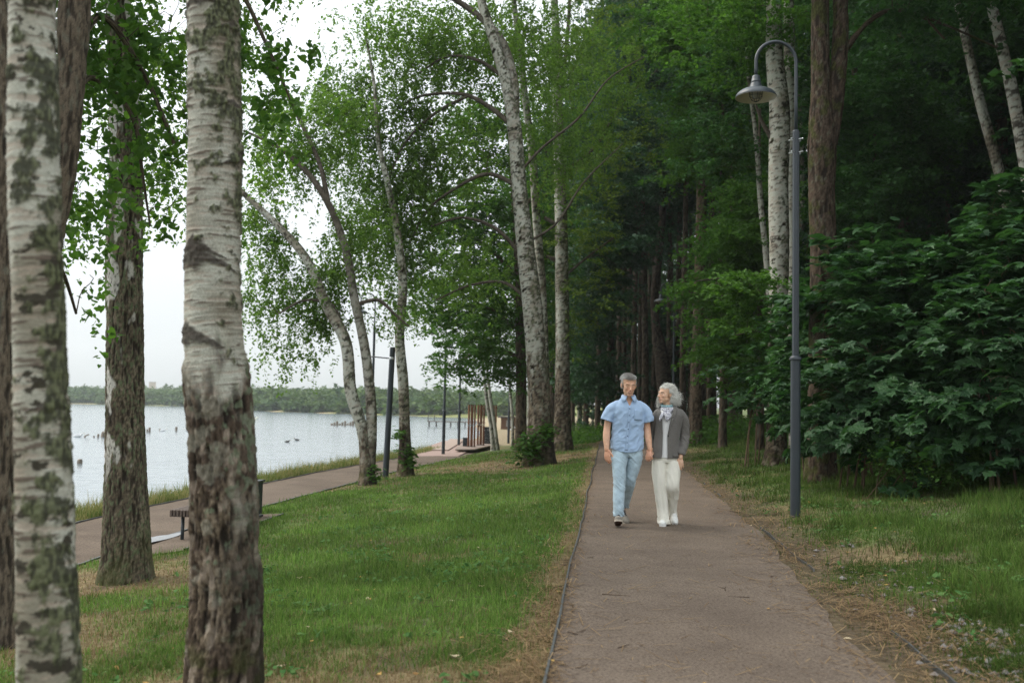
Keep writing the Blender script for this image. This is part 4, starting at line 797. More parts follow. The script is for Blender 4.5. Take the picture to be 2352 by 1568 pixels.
tall.append(proto('forest_tree', '', 'tree', 27, .17, 'brown', cyl_blobs(14.5, 27, 2.8, 4, rs), 505, 170, 95, .20, M_FOREST2, o=BR))
under = [proto('understorey_tree', '', 'tree', 8.5, .07, 'brown', cyl_blobs(2.2, 8.5, 2.3, 4, rs), 511, 120, 130, .15, M_FOREST, o=BR, sc=1.1),
         proto('understorey_tree', '', 'tree', 6.5, .06, 'brown', cyl_blobs(1.2, 6.5, 2.1, 4, rs), 512, 110, 130, .15, M_FOREST2, o=BR, sc=1.1),
         proto('understorey_tree', '', 'tree', 11, .09, 'brown', cyl_blobs(3.5, 11, 2.6, 4, rs), 513, 150, 130, .16, M_FOREST2, o=BR, sc=1.2)]
TL = [('dark slim trunk of a leafy tree inside the wood', 'dark tall trees inside the wood'), ('very slim dark trunk with bluish green leaves inside the wood', 'slim bluish green trees inside the wood'),
      ('thicker mossy dark trunk inside the wood', 'thicker mossy trees inside the wood'), ('thin white birch trunk glimmering inside the dark wood', 'white birches inside the wood'), ('very tall bare dark trunk', 'tall bare dark trunks inside the wood')]
UL = [('leafy green understorey tree filling gaps between the dark trunks', 'green understorey trees'), ('low bluish green understorey tree between the dark trunks', 'bluish understorey trees'), ('mid height dark understorey tree between the trunks', 'mid height understorey trees')]
ZONES = ((1240, 'beyond the large leaning birch'), (1330, 'behind the upright birch'), (1470, 'above the man'), (1560, 'around the far lamp post'), (1650, 'behind the stout smooth trunk'), (1760, 'left of the thick white birch'),
         (1870, 'behind the near lamp post'), (1990, 'behind the mossy forked tree'), (2150, 'above the first maple bush'), (2300, 'above the middle thicket'), (9999, 'at the right edge'))
SHORT = {TL[0][1]: 'dark slim tree', TL[1][1]: 'very slim bluish tree', TL[2][1]: 'thick mossy dark tree', TL[3][1]: 'thin white birch', TL[4][1]: 'tall bare dark trunk', UL[0][1]: 'green understorey tree', UL[1][1]: 'low bluish understorey tree', UL[2][1]: 'mid height understorey tree'}
used = set(); placed = []
def put(protos, labels, k, x, y, rz, sc, label=None):
    src = protos[k]; key = (id(protos), k)
    o = src if key not in used else copy_tree(src); used.add(key)
    o.location = (x, y, float(H(x, y)) - .02); o.rotation_euler = (0, 0, rz); o.scale = (sc, sc, sc * rs.uniform(.92, 1.1))
    if label: o['label'] = label; o['category'] = 'tree'; o.pop('group', None) if 'group' in o else None
    else:
        short = SHORT[labels[k][1]]; px = 1176 + F * x / y; zn = next(z for lim, z in ZONES if px < lim); dp = 'near the edge' if y < 27 else 'mid depth' if y < 46 else 'deep inside' if y < 75 else 'farthest in'
        o['label'] = f'{short}, {dp}, {zn}'; o['group'] = labels[k][1] + ' ' + zn; o['category'] = 'tree'
    return o
def ok(x, y, d):
    for (a, b) in placed:
        if (a - x) ** 2 + (b - y) ** 2 < d * d: return False
    placed.append((x, y)); return True
FIX = [(1.5, 46.5), (6.6, 36), (6.0, 22), (7.5, 24), (5.3, 17), (9.5, 18), (10.5, 21)]
placed += FIX
def wx(px, Y): return float(at(px, 950, Y)[0])
# hand placed trunks the photograph shows
HAND = [(1345, 62, 4, 1), (1372, 55, 4, .9), (1405, 70, 4, 1.1), (1432, 60, 4, 1), (1455, 52, 4, .9), (1478, 66, 4, 1.1), (1500, 58, 4, 1), (1556, 60, 4, 1.1), (1570, 48, 4, .9), (1630, 47, 4, .95), (1655, 56, 3, 1),
        (1680, 42, 4, .8), (1700, 52, 3, .9), (1722, 60, 4, 1), (1330, 75, 3, .9), (1362, 80, 3, .9), (1640, 64, 4, 1), (1540, 75, 4, 1), (1300, 58, 0, 1), (1268, 66, 0, 1), (1240, 52, 2, .9), (1215, 60, 3, .9),
        (1388, 64, 4, .9), (1418, 49, 4, .8), (1443, 74, 4, 1.2), (1467, 57, 4, .8), (1489, 72, 4, 1), (1512, 67, 4, .9), (1533, 56, 4, .85), (1583, 68, 4, 1), (1612, 58, 4, .9), (1665, 66, 4, 1), (1692, 70, 4, 1), (1618, 75, 4, 1.1), (1315, 68, 4, .9)]
for px, Y, k, sc in HAND:
    placed.append((wx(px, Y), Y)); put(tall, TL, k, wx(px, Y), Y, rs.uniform(0, 6.28), sc)
CZ = lambda x, y: 1325 < 1176 + F * x / y < 1745 and y < 78
n = 0
for _ in range(4000):
    y = rs.uniform(11, 120); x = rs.uniform(float(uR(y)) + (6.0 if y < 34 else 3.2 if y < 48 else 1.6), min(.60 * y + 7, 58))
    if y > 60: x = rs.uniform(max(-.02 * y + 2, float(xs(y)) + 9), .60 * y + 4)
    if y < 34 and x < 9 and y > 14: continue
    if CZ(x, y) and y > 30: continue
    if ok(x, y, 2.5 + y * .022): put(tall, TL, rs.choice(4, p=[.36, .3, .2, .14]), x, y, rs.uniform(0, 6.28), rs.uniform(.85, 1.15)); n += 1
    if n > 125: break
placed2 = []
m_ = 0
for _ in range(3000):
    y = rs.uniform(16, 95); x = rs.uniform(float(uR(y)) + (7.5 if y < 32 else 3.0), min(.58 * y + 4, 50))
    if y > 56: x = rs.uniform(max(-.01 * y + 2, float(xs(y)) + 8), .58 * y + 3)
    if any((a - x) ** 2 + (b - y) ** 2 < (3.0 + y * .02) ** 2 for a, b in placed2): continue
    if y < 74 and 1320 < 1176 + F * x / y < 1740 and rs.rand() < .85: continue
    placed2.append((x, y)); put(under, UL, rs.choice(3), x, y, rs.uniform(0, 6.28), rs.uniform(.8, 1.2)); m_ += 1
    if m_ > 75: break
print('wood trees', n, m_)
# individually shaped leafy trees at the edge of the wood
def edge_tree(label, px, py, Y, blobs, seed, m, n=220, per=110, size=.14, w=18, style='layer', sc=1.15, tpl='rhomb', name='leafy_tree'):
    p = trunk_px([(px, py, w), (px + 2, py - 200, w * .85), (px - 3, py - 450, w * .6), (px, py - 750, w * .3)], Y)
    plant_tree(name, label, 'tree', [p], 'brown', seed=seed, nu=18, step=.09, crown=dict(blobs=blobs, n=n, per=per, size=size, style=style, mat=m, sc=sc, tpl=tpl), opts=BR)
edge_tree('fresh green tree with layered sloping fronds left of the mottled birch', 1745, 1000, 28, [pxb(1700, 560, 27, 90, 60, 2), pxb(1650, 640, 27, 70, 60, 1.6), pxb(1730, 470, 28, 70, 60, 2), pxb(1700, 800, 28, 70, 110, 1.6), pxb(1660, 720, 28, 50, 60, 1.3)], 601, M_LINDEN, 230, 110, .12)
edge_tree('bluish green tree with heavy drooping foliage above the couple, left side of the path end', 1400, 1000, 46, [pxb(1400, 560, 44, 90, 110, 3), pxb(1410, 420, 44, 90, 90, 3), pxb(1350, 700, 44, 70, 110, 2.5), pxb(1370, 860, 45, 60, 70, 2.2), pxb(1420, 290, 45, 110, 80, 3)], 602, M_FOREST2, 330, 120, .17, sc=1.5)
edge_tree('dark leafy tree over the far end of the path', 1480, 1000, 56, [pxb(1500, 260, 54, 110, 130, 3), pxb(1560, 120, 54, 130, 120, 3), pxb(1420, 180, 54, 100, 110, 3)], 603, M_FOREST2, 230, 120, .2, sc=1.7)
edge_tree('dark broad tree filling the wood behind the mossy forked tree', 2010, 980, 25, [pxb(2010, 420, 24, 90, 90, 2), pxb(2000, 250, 24, 110, 100, 2), pxb(1970, 520, 24, 60, 50, 1.6), pxb(2090, 330, 25, 90, 90, 2)], 604, M_FOREST, 240, 110, .12)
edge_tree('layered dark tree deep behind the thicket on the right', 2180, 980, 27, [pxb(2120, 420, 27, 90, 80, 2), pxb(2200, 300, 27, 100, 100, 2), pxb(2280, 420, 27, 80, 90, 2), pxb(2150, 150, 27, 110, 90, 2)], 605, M_FOREST2, 240, 110, .13)
edge_tree('green tree leaning over the lamp from the upper middle of the picture', 1660, 990, 31, [pxb(1590, 60, 30, 140, 70, 2.5), pxb(1700, 90, 30, 110, 80, 2.5), pxb(1600, 210, 30, 70, 60, 2), pxb(1660, 350, 31, 80, 70, 2), pxb(1600, 330, 31, 60, 90, 2)], 606, M_LINDEN, 280, 110, .13)
# low plants on the floor of the wood
def undergrowth():
    rs = np.random.RandomState(77); n = 110000; Y = 12 + 63 * rs.rand(n) ** 1.3; X = uR(Y) + np.where(Y < 34, 3.7, 1.0) + rs.rand(n) ** 1.6 * np.where(Y < 34, 12, 26)
    k2 = Y > 40; X = np.where(k2 & (rs.rand(n) < .5), rs.uniform(-1, 9, n), X); k = (~((X > uL(Y) - .1) & (X < uR(Y) + .1) & (Y < 44))) & (X > lI(Y) + 4) & (n2(X, Y, .35, 5, 3) > -.25) & in_view(X, Y); X, Y = X[k], Y[k]
    h = rs.rand(len(X)) * .55 * (1 + 1.0 * n2(X, Y, .3, 15, 2)); C = np.stack([X, Y, H(X, Y) + np.maximum(h, .03)], -1)
    o = leaves('undergrowth', C, .13, rs, 'oval', M_LINDEN, None, .7, .3); tag(o, 'low leafy plants covering the floor of the wood', kind='stuff')
undergrowth()
def ordinals():
    W_ = 'first second third fourth fifth sixth seventh eighth ninth tenth eleventh twelfth'.split(); by = {}
    for o in SC.objects:
        if o.parent is None and 'group' in o and str(o['group']).find(' inside the wood ') + str(o['group']).find('understorey trees') > -2: by.setdefault(o['label'], []).append(o)
    for lab, os_ in by.items():
        if len(os_) > 1:
            os_.sort(key=lambda o: o.location.x / o.location.y)
            for i, o in enumerate(os_): o['label'] = lab + (', leftmost' if i == 0 else ', rightmost' if i == len(os_) - 1 else f', {W_[min(i, 11)]} from left')
ordinals()
# ================================================================ street furniture
M_STEEL = pmat('grey_painted_steel', (.028, .036, .043), .4, .5, .1, 8, .08, .04)
M_DARK = pmat('dark_painted_steel', (.030, .036, .040), .45, .5, .2, 8, .1, .04)
M_SHADEIN = pmat('cream_enamel', (.46, .40, .33), .35, .5, 0, 6, .12, .03)
M_BOLT = pmat('zinc_bolt', (.55, .57, .58), .3, .5, .9, 30, .1, .03)
M_BULB = pmat('frosted_glass_jar', (.30, .29, .26), .15, .6, 0, 10, .1, .02)
M_WOODS = vmat('slat_wood', .7, .3, 30, .25, .3, .003, stretch=(6, 1, 6))
def make_lamp(detail=True):
    t = empty('street_lamp', (0, 0, 0))
    MB().lathe([(0, -.1), (.064, -.1), (.064, 0), (.062, 1.96), (.062, 1.975)], nu=24).build('lower_pole', M_STEEL, t, smooth=True)
    MB().lathe([(.0, 1.965), (.076, 1.97), (.078, 1.98), (.078, 2.0), (.072, 2.015), (.05, 2.03), (0, 2.031)], nu=24).build('collar', M_STEEL, t, smooth=True)
    MB().lathe([(.046, 2.02), (.046, 4.93), (.04, 4.95), (0, 4.951)], nu=8).build('upper_pole', M_STEEL, t)
    a = np.linspace(0, math.pi, 25); pts = [(0, 0, 4.9), (0, 0, 5.3), (0, 0, 5.7)] + [(-.265 + .265 * math.cos(x), 0, 5.85 + .265 * math.sin(x)) for x in a] + [(-.53, 0, 5.75), (-.53, 0, 5.65)]
    MB().tube(pts, .0225, 14).build('curved_arm', M_STEEL, t, smooth=True)
    sh = MB().lathe([(.266, 0), (.268, .006), (.264, .02), (.25, .045), (.22, .075), (.17, .102), (.11, .120), (.086, .128), (.080, .150), (.068, .185), (.062, .200), (.066, .203), (.066, .212), (.060, .216), (.054, .262), (.046, .288), (.024, .296)], (-.53, 0, 5.37), 48).build('lamp_shade', M_STEEL, t, smooth=True)
    MB().lathe([(.2655, .001), (.258, .018), (.242, .042), (.212, .068), (.16, .092), (.10, .108), (0, .112)], (-.53, 0, 5.367), 48).build('reflector', M_SHADEIN, sh, smooth=True)
    if detail:
        MB().lathe([(0, -.015), (.03, -.01), (.055, .02), (.066, .06), (.066, .10), (.05, .115)], (-.53, 0, 5.37), 20).build('glass_jar', M_BULB, sh, smooth=True)
        cg = MB()
        for k in range(8):
            b = k * math.pi / 4; pr = [(.088, .11), (.090, .06), (.082, .01), (.058, -.03), (.02, -.052), (.004, -.054)]
            cg.tube([(-.53 + r * math.cos(b), r * math.sin(b), 5.37 + z) for r, z in pr], .0035, 5)
        for r, z in ((.0905, .065), (.084, .02), (.06, -.028)): cg.tube([(-.53 + r * math.cos(x), r * math.sin(x), 5.37 + z) for x in np.linspace(0, 2 * math.pi, 25)], .0035, 5)
        cg.lathe([(0, -.062), (.016, -.058), (.016, -.05), (0, -.048)], (-.53, 0, 5.37), 10); cg.build('wire_cage', M_DARK, sh, smooth=True)
        for z in (4.83, 4.66):
            for sx, sy in ((-1, -1), (1, -1), (-1, 1), (1, 1)):
                MB().tube([(sx * .03, sy * .03, z), (sx * .068, sy * .055, z + .0)], .007, 8).tube([(sx * .066, sy * .053, z), (sx * .076, sy * .061, z)], .013, 6).build('bolt', M_BOLT, t)
    return t
lamp = make_lamp(); lamps = [('tall grey lamp post with dome shade standing in the grass right of the couple', 1827, 12.9), ('small far lamp post in the dark wood rising behind the woman', 1546, 38.7),
    ('lamp post by the lake seen between the two stems of the birch', 853, 36.8), ('thin grey post at the inner edge of the lake path before the terrace', 1019, 44), ('thin grey post on the small lawn just left of the wooden screens', 1054, 54), ('dark post between the small white birches and the brown trunk', 1168, 60)]
for k, (lab, px, Y) in enumerate(lamps):
    o = lamp if k == 0 else copy_tree(lamp); c = at(px, 1000, Y); o.location = (c[0], Y, float(H(c[0], Y)) - (.0 if k < 3 else .05)); tag(o, lab, 'lamp post', 'curved lamp posts of the park'); o.scale = (1, 1, 1.017)
    if k >= 3: o.scale = (1.15, 1.15, 1)
# grey pole with side arm
c = at(888, 1000, 27.2); sp = empty('speaker_pole', (c[0], 27.2, float(H(c[0], 27.2))), 0, 'thick grey pole with thin side arm between the two leftmost lawn birches', 'pole'); sp.rotation_euler = (0, R(1.6), 0)
MB().lathe([(0, -.1), (.085, -.1), (.085, 0), (.076, 3.5), (.074, 3.53), (0, 3.535)], nu=24).build('pole', M_STEEL, sp, smooth=True)
MB().tube([(-.05, 0, 3.22), (-.64, 0, 3.25)], .016, 8).build('arm', M_DARK, sp, smooth=True)
MB().lathe([(0, 0), (.02, 0), (.026, .03), (.055, .08), (.06, .085), (.0, .07)], (-.62, 0, 3.25), 14, axis=[[0, 0, -1], [0, 1, 0], [1, 0, 0]]).build('horn', M_DARK, sp, smooth=True)
MB().lathe([(.078, 3.19), (.082, 3.195), (.082, 3.25), (.078, 3.255)], nu=20).build('clamp', M_BOLT, sp, smooth=True)
# bench
bc = at(388, 1183, 14.05); bang = math.atan(-.075); bn = empty('park_bench', (bc[0] + .30, 14.05, float(H(-4.8, 14.2)) + .012), bang, 'slatted dark wood bench on metal legs behind the thick cracked birch, by a puddle', 'bench')
mb = MB(); rs = np.random.RandomState(4)
for k in range(13):
    cc = cmix(C3(.085, .062, .05), C3(.13, .10, .082), rs.rand()); mb.box((-.285 + k * .0475, 1.0, .40), (.031, 2.0, .095), col=cc, bev=.004)
mb.build('seat', M_WOODS, bn)
for yy in (.16, 1.84): MB().box((0, yy, .345), (.5, .05, .016), bev=.003).build('cross_bar', M_STEEL, bn)
for sx in (-.17, .17):
    for yy in (.16, 1.84): MB().tube([(sx, yy, -.08), (sx, yy, .34)], .024, 14).build('leg', M_STEEL, bn, smooth=True)
# litter bin mostly behind the trunk
c = at(569, 1190, 16.9); b_ = empty('litter_bin', (c[0], 16.9, float(H(c[0], 16.9))), bang, 'dark metal litter bin whose edge shows right of the thick cracked birch', 'litter bin')
MB().box((0, 0, .03), (.42, .36, .05), bev=.006).build('base', M_DARK, b_)
mb = MB()
for k in range(9): mb.box((-.17 + k * .0425, -.165, .34), (.03, .014, .54), bev=.003).box((-.17 + k * .0425, .165, .34), (.03, .014, .54), bev=.003)
for k in range(7): mb.box((-.185, -.13 + k * .043, .34), (.014, .03, .54), bev=.003).box((.185, -.13 + k * .043, .34), (.014, .03, .54), bev=.003)
mb.build('slatted_body', M_DARK, b_); MB().box((0, 0, .625), (.44, .38, .03), bev=.006).build('rim', M_DARK, b_)
# wooden screens of the terrace
M_RED = vmat('red_brown_timber', .75, .25, 12, .3, .3, .004, stretch=(8, 8, .6))
def zd(zx, zy): return ((1600 + zx / 3.36) / 1.7415, (1500 + zy / 3.36) / 1.7415)
def make_screen():
    t = empty('wooden_screen', (0, 0, 0)); rs = np.random.RandomState(9)
    for x, w in ((-.148, .092), (0, .125), (.142, .08)):
        for z0, z1 in ((.02, 1.02), (1.06, 2.04)): MB().box((x, 0, (z0 + z1) / 2), (w, .05, z1 - z0), Matrix.Rotation(R(25), 3, 'Z'), col=cmix(C3(.19, .085, .05), C3(.27, .13, .08), rs.rand()), bev=.004).build('plank', M_RED, t)
    for z in (0.01, 1.04, 2.06): MB().box((0, 0, z), (.42, .11, .022)).build('metal_band', M_DARK, t)
    return t
scr = make_screen()
for k, (zx, Y, lab) in enumerate(((962, 49, 'left red brown slatted screen on the lakeside deck'), (1086, 51, 'middle red brown slatted screen on the lakeside deck'), (1250, 55, 'farthest red brown screen seen between the small white birches'))):
    px = zd(zx, 0)[0]; c = at(px, 1000, Y); o = scr if k == 0 else copy_tree(scr); o.location = (c[0], Y, -.66); tag(o, lab, 'screen', 'wooden screens on the terrace')
# terrace and deck
M_DECKW = vmat('deck_boards', .85, .2, 20, .25, .3, .004); M_PALE = vmat('pale_paving', .9, .15, 30, .15, .3, .004)
def slab(name, pts, z0, z1, m, col, kind='structure'):
    V = [(x, y, z0) for x, y in pts] + [(x, y, z1) for x, y in pts]; n = len(pts); mb = MB(); j = np.arange(n); mb.add(V, [np.stack([j, (j + 1) % n, (j + 1) % n + n, j + n], -1), (j + n)[None]], col); return tag(mb.build(name, m), kind=kind)
def gxy(px, Y): c = at(px, 1000, Y); return (c[0], Y)
slab('terrace', [gxy(962, 42), gxy(1052, 42.5), gxy(1075, 47), gxy(1085, 60), gxy(1020, 60), gxy(975, 50), gxy(955, 46)], -1.6, -.80, M_PALE, C3(.30, .22, .19))
slab('terrace_step', [gxy(990, 47), gxy(1030, 47.2), gxy(1070, 62), gxy(1035, 62)], -1.7, -.755, M_PALE, C3(.32, .25, .21))
slab('deck', [gxy(1046, 46), gxy(1090, 46.4), gxy(1135, 52), gxy(1140, 58), gxy(1070, 58)], -.72, -.665, M_DECKW, C3(.24, .19, .16))
# dark box and panel with ring marks
c = at(*zd(888, 0)[:1], 1000, 49.5); pb = empty('planter_box', (c[0], 49.5, -.66), 0, 'small dark grey box left of the wooden screens', 'box'); MB().box((0, 0, .2), (.30, .3, .40), bev=.01).build('body', M_STEEL, pb); MB().box((0, 0, .41), (.33, .33, .02), bev=.004).build('lid', M_DARK, pb)
c = at(*zd(1180, 0)[:1], 1000, 52.5); ib = empty('info_panel', (c[0], 52.5, -.66), 0, 'dark speckled panel with small white rings right of the wooden screens', 'sign'); MB().box((0, 0, .46), (.56, .06, .88), bev=.01).build('panel', M_DARK, ib)
M_WHITE = pmat('white_print', (.6, .62, .62), .5, .3, 0)
for k, (x, z) in enumerate(((-.2, .72), (0, .74), (.12, .72))):
    MB().tube([(x + .045 * math.cos(a), -.034, z + .045 * math.sin(a)) for a in np.linspace(0, 2 * math.pi, 17)], .006, 5).build('ring_mark', M_WHITE, ib)
mb = MB(); rs = np.random.RandomState(3)
for _ in range(90): mb.box((rs.uniform(-.25, .25), -.0315, rs.uniform(.06, .62)), (.012, .003, .012))
mb.build('speckle_print', M_WHITE, ib)
# beach house and slide far away, pier
c = at(1148, 985, 96); hut = empty('beach_hut', (c[0] + 2.2, 96, float(H(c[0] + 2.2, 96))), 0, 'low brown beach hut far away beyond the sand behind the thin birch', 'hut')
MB().box((0, 0, .55), (4.2, 2, 1.1), col=(.16, .09, .06)).build('wall', M_RED, hut); MB().box((0, 0, 1.15), (4.8, 2.6, .12), col=(.10, .09, .09)).build('roof', M_RED, hut)
for x in (-1.3, 0, 1.3): MB().box((x, -1.01, .55), (.6, .04, .6), col=(.30, .29, .27)).build('window', M_PALE, hut)
sl_ = empty('beach_slide', (c[0] + .9, 88, float(H(c[0] + .9, 88))), 0, 'small white sloping ramp on the far beach', 'slide')
MB().tube([(0, 0, .1), (1.6, 0, .85)], .06, 6).tube([(0, .5, .1), (1.6, .5, .85)], .06, 6).box((.8, .25, .46), (1.7, .5, .03), Matrix.Rotation(-.43, 3, 'Y')).build('ramp', M_WHITE, sl_)
for x, z in ((1.5, .8), (.8, .45)): MB().tube([(x, .25, -.1), (x, .25, z)], .05, 6).build('leg', M_WHITE, sl_)
p0 = at(985, 970, 127); p1 = at(1075, 975, 122); pr = empty('pier', (p0[0], 125, ZW), 0, 'long low wooden pier reaching into the lake in the distance', 'pier'); Lp = p1[0] - p0[0] + 2
M_PIER = vmat('grey_wood', .9, .1, 10, .2, .2, .005)
MB().box((Lp / 2, 0, .62), (Lp, 1.0, .10), col=(.16, .13, .11)).build('deck', M_PIER, pr)
for k in range(8): MB().tube([(.2 + k * Lp / 8, -.3, -.5), (.2 + k * Lp / 8, -.3, .6)], .07, 6, col=(.10, .085, .07)).tube([(.2 + k * Lp / 8, .3, -.5), (.2 + k * Lp / 8, .3, .6)], .07, 6, col=(.10, .085, .07)).box((.2 + k * Lp / 8, 0, .5), (.1, .8, .08), col=(.10, .085, .07)).build('trestle', M_PIER, pr)
MB().tube([(.1, -.4, .6), (.1, -.4, 1.7)], .05, 6, col=(.1, .09, .08)).tube([(.9, -.4, .6), (.9, -.4, 1.7)], .05, 6, col=(.1, .09, .08)).box((.5, -.4, 1.3), (.9, .05, .06), col=(.1, .09, .08)).build('railing', M_PIER, pr)

# ================================================================ on the water
def wpt(px, py):
    v = ray(px, py); s = (ZW - CAM_Z) / v.z; return np.array((v.x * s, v.y * s, ZW))
M_STUMP = vmat('wet_wood', .8, .3, 12, .35, .6, .01)
def stump(px, py, h, r, lab, tilt=0):
    h *= .7; r *= .62; p = wpt(px, py); t = empty('mooring_stump', p, 0, lab, 'wooden stump', 'old wooden piles in the lake'); rs = np.random.RandomState(int(px)); a = np.arange(10) / 10 * 6.283
    mb = MB(); V, Q_, T_ = tube([(0, 0, -.4), (tilt * .3, 0, h * .5), (tilt, 0, h)], [r * 1.1, r, r * .9], 10); V = V + rs.normal(0, r * .08, V.shape); mb.add(V, [Q_, T_], (.19, .155, .12)); mb.build('pile', M_STUMP, t)
    mb = MB(); mb.lathe([(0, h + .01), (r * .7, h + .008), (r * .92, h - .01), (r * .92, h - .05)], (tilt, 0, 0), 10, col=(.30, .26, .21)); mb.build('broken_top', M_STUMP, t); return t
stump(183, 1064, .26, .17, 'nearest dark stump standing alone in the lake')
for px, py, h, r, lab, tl in ((160, 1006, .15, .09, 'small pile at the left end of the row, right of the nearest birch', 0), (192, 1004, .3, .09, 'slanting pale pile right of the sitting gull', .35), (216, 1004, .16, .09, 'small dark pile between the slanting pile and the stout pair', 0), (225.5, 1004, .34, .11, 'slim pile touching the left side of the stout pile', 0),
        (236, 1003, .5, .26, 'stout pale pile left of the lichen covered birch', .1), (338, 992, .35, .12, 'left pile of the close pair right of the lichen covered birch', 0), (343.5, 992, .55, .15, 'right taller pile of the close pair', 0), (367, 989, .25, .1, 'short pile just left of the second gull', 0), (405, 989, .5, .16, 'squat pile alone between two gulls', 0)):
    stump(px, py, h, r, lab, tl)
for k in range(9):
    px = 762 + k * 6.1; stump(px, 976 + (k % 3) * .6, .3 + .25 * ((k * 7) % 3), .22, ['far pale pile', 'far squat pile', 'far low pile'][k % 3] + [' at the left end', ' second', ' third', ' fourth', ' in the middle', ' sixth', ' seventh', ' eighth', ' at the right end'][k] + ' of the distant row left of the leaning birch')
M_GULL = vmat('gull_plumage', .7, .2, 20, .08, .1, .002); M_DUCK = vmat('duck_plumage', .7, .2, 20, .2, .1, .002)
def bird(name, px, py, dz, col, dcol, m, lab, cat, L=.36, dirx=1, group=None):
    p = wpt(px, py); p[2] += dz; t = empty(name, p, 0 if dirx > 0 else math.pi, lab, cat, group)
    pts = [(-.5, 0, .10), (-.3, 0, .10), (0, 0, .12), (.25, 0, .15), (.34, 0, .24), (.42, 0, .33), (.50, 0, .34)]; rr = [.01, .09, .15, .12, .055, .07, .05]
    S = spline(np.concatenate([np.array(pts), np.array(rr)[:, None]], 1), 22); V, Q_, T_ = tube(S[:, :3] * L, S[:, 3] * L, 12); c = np.where((V[:, 2] > .15 * L)[:, None] & (V[:, 0] < .2 * L)[:, None], np.array(dcol), np.array(col)); MB().add(V, [Q_, T_], c).build('body', m, t, smooth=True)
    MB().tube([(.53 * L, 0, .34 * L), (.66 * L, 0, .32 * L)], [.02 * L, .004 * L], 6, col=(.5, .3, .05)).build('beak', m, t)
    if dz > 0:
        for s in (-.04, .04): MB().tube([(.02 * L, s * L, -.12 * L), (.03 * L, s * L, .02 * L)], .012 * L, 5, col=(.5, .3, .1)).build('leg', m, t)
    return t
bird('gull', 179, 1003, 0, (.75, .75, .74), (.38, .40, .43), M_GULL, 'white gull floating left of the slanting pile', 'gull', .75)
bird('gull', 374, 990, .0, (.75, .75, .74), (.38, .40, .43), M_GULL, 'white gull right of the short pile', 'gull', .6)
bird('gull', 432, 989, .0, (.75, .75, .74), (.38, .40, .43), M_GULL, 'white gull beside the edge of the thick cracked birch', 'gull', .65, -1)
bird('gull', 583, 964, .0, (.7, .68, .55), (.5, .48, .4), M_GULL, 'far pale gull right of the thick cracked birch', 'gull', 1.1)
bird('duck', 660, 1015, 0, (.05, .045, .04), (.04, .035, .03), M_DUCK, 'left dark duck of the pair swimming on the lake', 'duck', .42)
bird('duck', 682, 1011, 0, (.05, .045, .04), (.04, .035, .03), M_DUCK, 'right dark duck of the pair swimming on the lake', 'duck', .42, -1)

# ================================================================ far shore wood
def far_wood():
    rs = np.random.RandomState(8); n = 6800; X = rs.uniform(-520, 20, n); q = rs.rand(n) ** 1.7 * 420 + rs.uniform(3, 9, n); Y = fs(X) + q
    keep = (X / Y < .06) & (X / Y > -.62) & (n2(X, Y, .03, 3, 3) > -.9 + .6 * (q < 18)); X, Y, q = X[keep], Y[keep], q[keep]; n = len(X)
    Z = H(X, Y); hgt = rs.gamma(22, .17, n) * np.where(q < 14, .55, 1.15) * (1 + .25 * n2(X, Y, .02, 6, 2)); con = rs.rand(n) < .15; rad = hgt * np.where(con, .24, .46)
    m = 52; N = n * m; t = rs.rand(n, m); ang = rs.uniform(0, 6.283, (n, m)); prof = np.where(con[:, None], 1.15 - t, np.sqrt(np.clip(1 - (2 * t - 1) ** 2, 0, 1))) * rs.uniform(.6, 1.08, (n, m))
    C = np.stack([X[:, None] + np.cos(ang) * prof * rad[:, None], Y[:, None] + np.sin(ang) * prof * rad[:, None], Z[:, None] + hgt[:, None] * (.08 + .92 * t)], -1).reshape(-1, 3)
    tr = np.repeat(rs.rand(n), m); o = leaves('far_shore_wood', C, 1.35, rs, 'rhomb', M_FARW, None, .5, .2); a = o.data.attributes['rnd']; v = np.empty(N * 4, np.float32); a.data.foreach_get('value', v); v = v * .35 + np.repeat(tr, 4) * .62; a.data.foreach_set('value', v)
    tag(o, 'hazy mixed wood covering the far shore of the lake', kind='stuff')
M_FARW = leafmat('far_wood_leaf', (.035, .075, .03), (.10, .15, .045), rough=.7, spec=.1, trans=.2); far_wood()
c = at(350, 890, 640); fb_ = empty('apartment_block', (c[0], 640, 2.0), 0, 'tiny pale apartment block above the wood on the far shore', 'building'); MB().box((0, 0, 4.5), (3.4, 3, 9.8), col=(.5, .42, .36)).build('wall', M_PALE, fb_); MB().box((0, 0, 9.45), (3.7, 3.3, .3), col=(.4, .35, .32)).build('roof', M_PALE, fb_)
# ================================================================ people
def ell(c, r, rot=None, nu=20, nv=14):
    ph = np.linspace(0, math.pi, nv + 1)[1:-1]; th = np.arange(nu) / nu * 2 * math.pi
    V = np.stack([np.sin(ph)[:, None] * np.cos(th), np.sin(ph)[:, None] * np.sin(th), np.repeat(np.cos(ph)[:, None], nu, 1)], -1).reshape(-1, 3); n = nv - 1
    V = np.concatenate([V, [[0, 0, 1], [0, 0, -1]]]) * np.array(r, float)
    if rot is not None: V = V @ np.array(rot).T
    i = np.arange(n - 1)[:, None] * nu; j = np.arange(nu)[None]; j2 = (j + 1) % nu
    Q_ = np.stack([i + j, i + nu + j, i + nu + j2, i + j2], -1).reshape(-1, 4); jj = np.arange(nu); k2 = (jj + 1) % nu
    T_ = np.concatenate([np.stack([jj, k2, jj * 0 + n * nu], -1), np.stack([(n - 1) * nu + k2, (n - 1) * nu + jj, jj * 0 + n * nu + 1], -1)])
    return V + np.array(c, float), [Q_, T_]
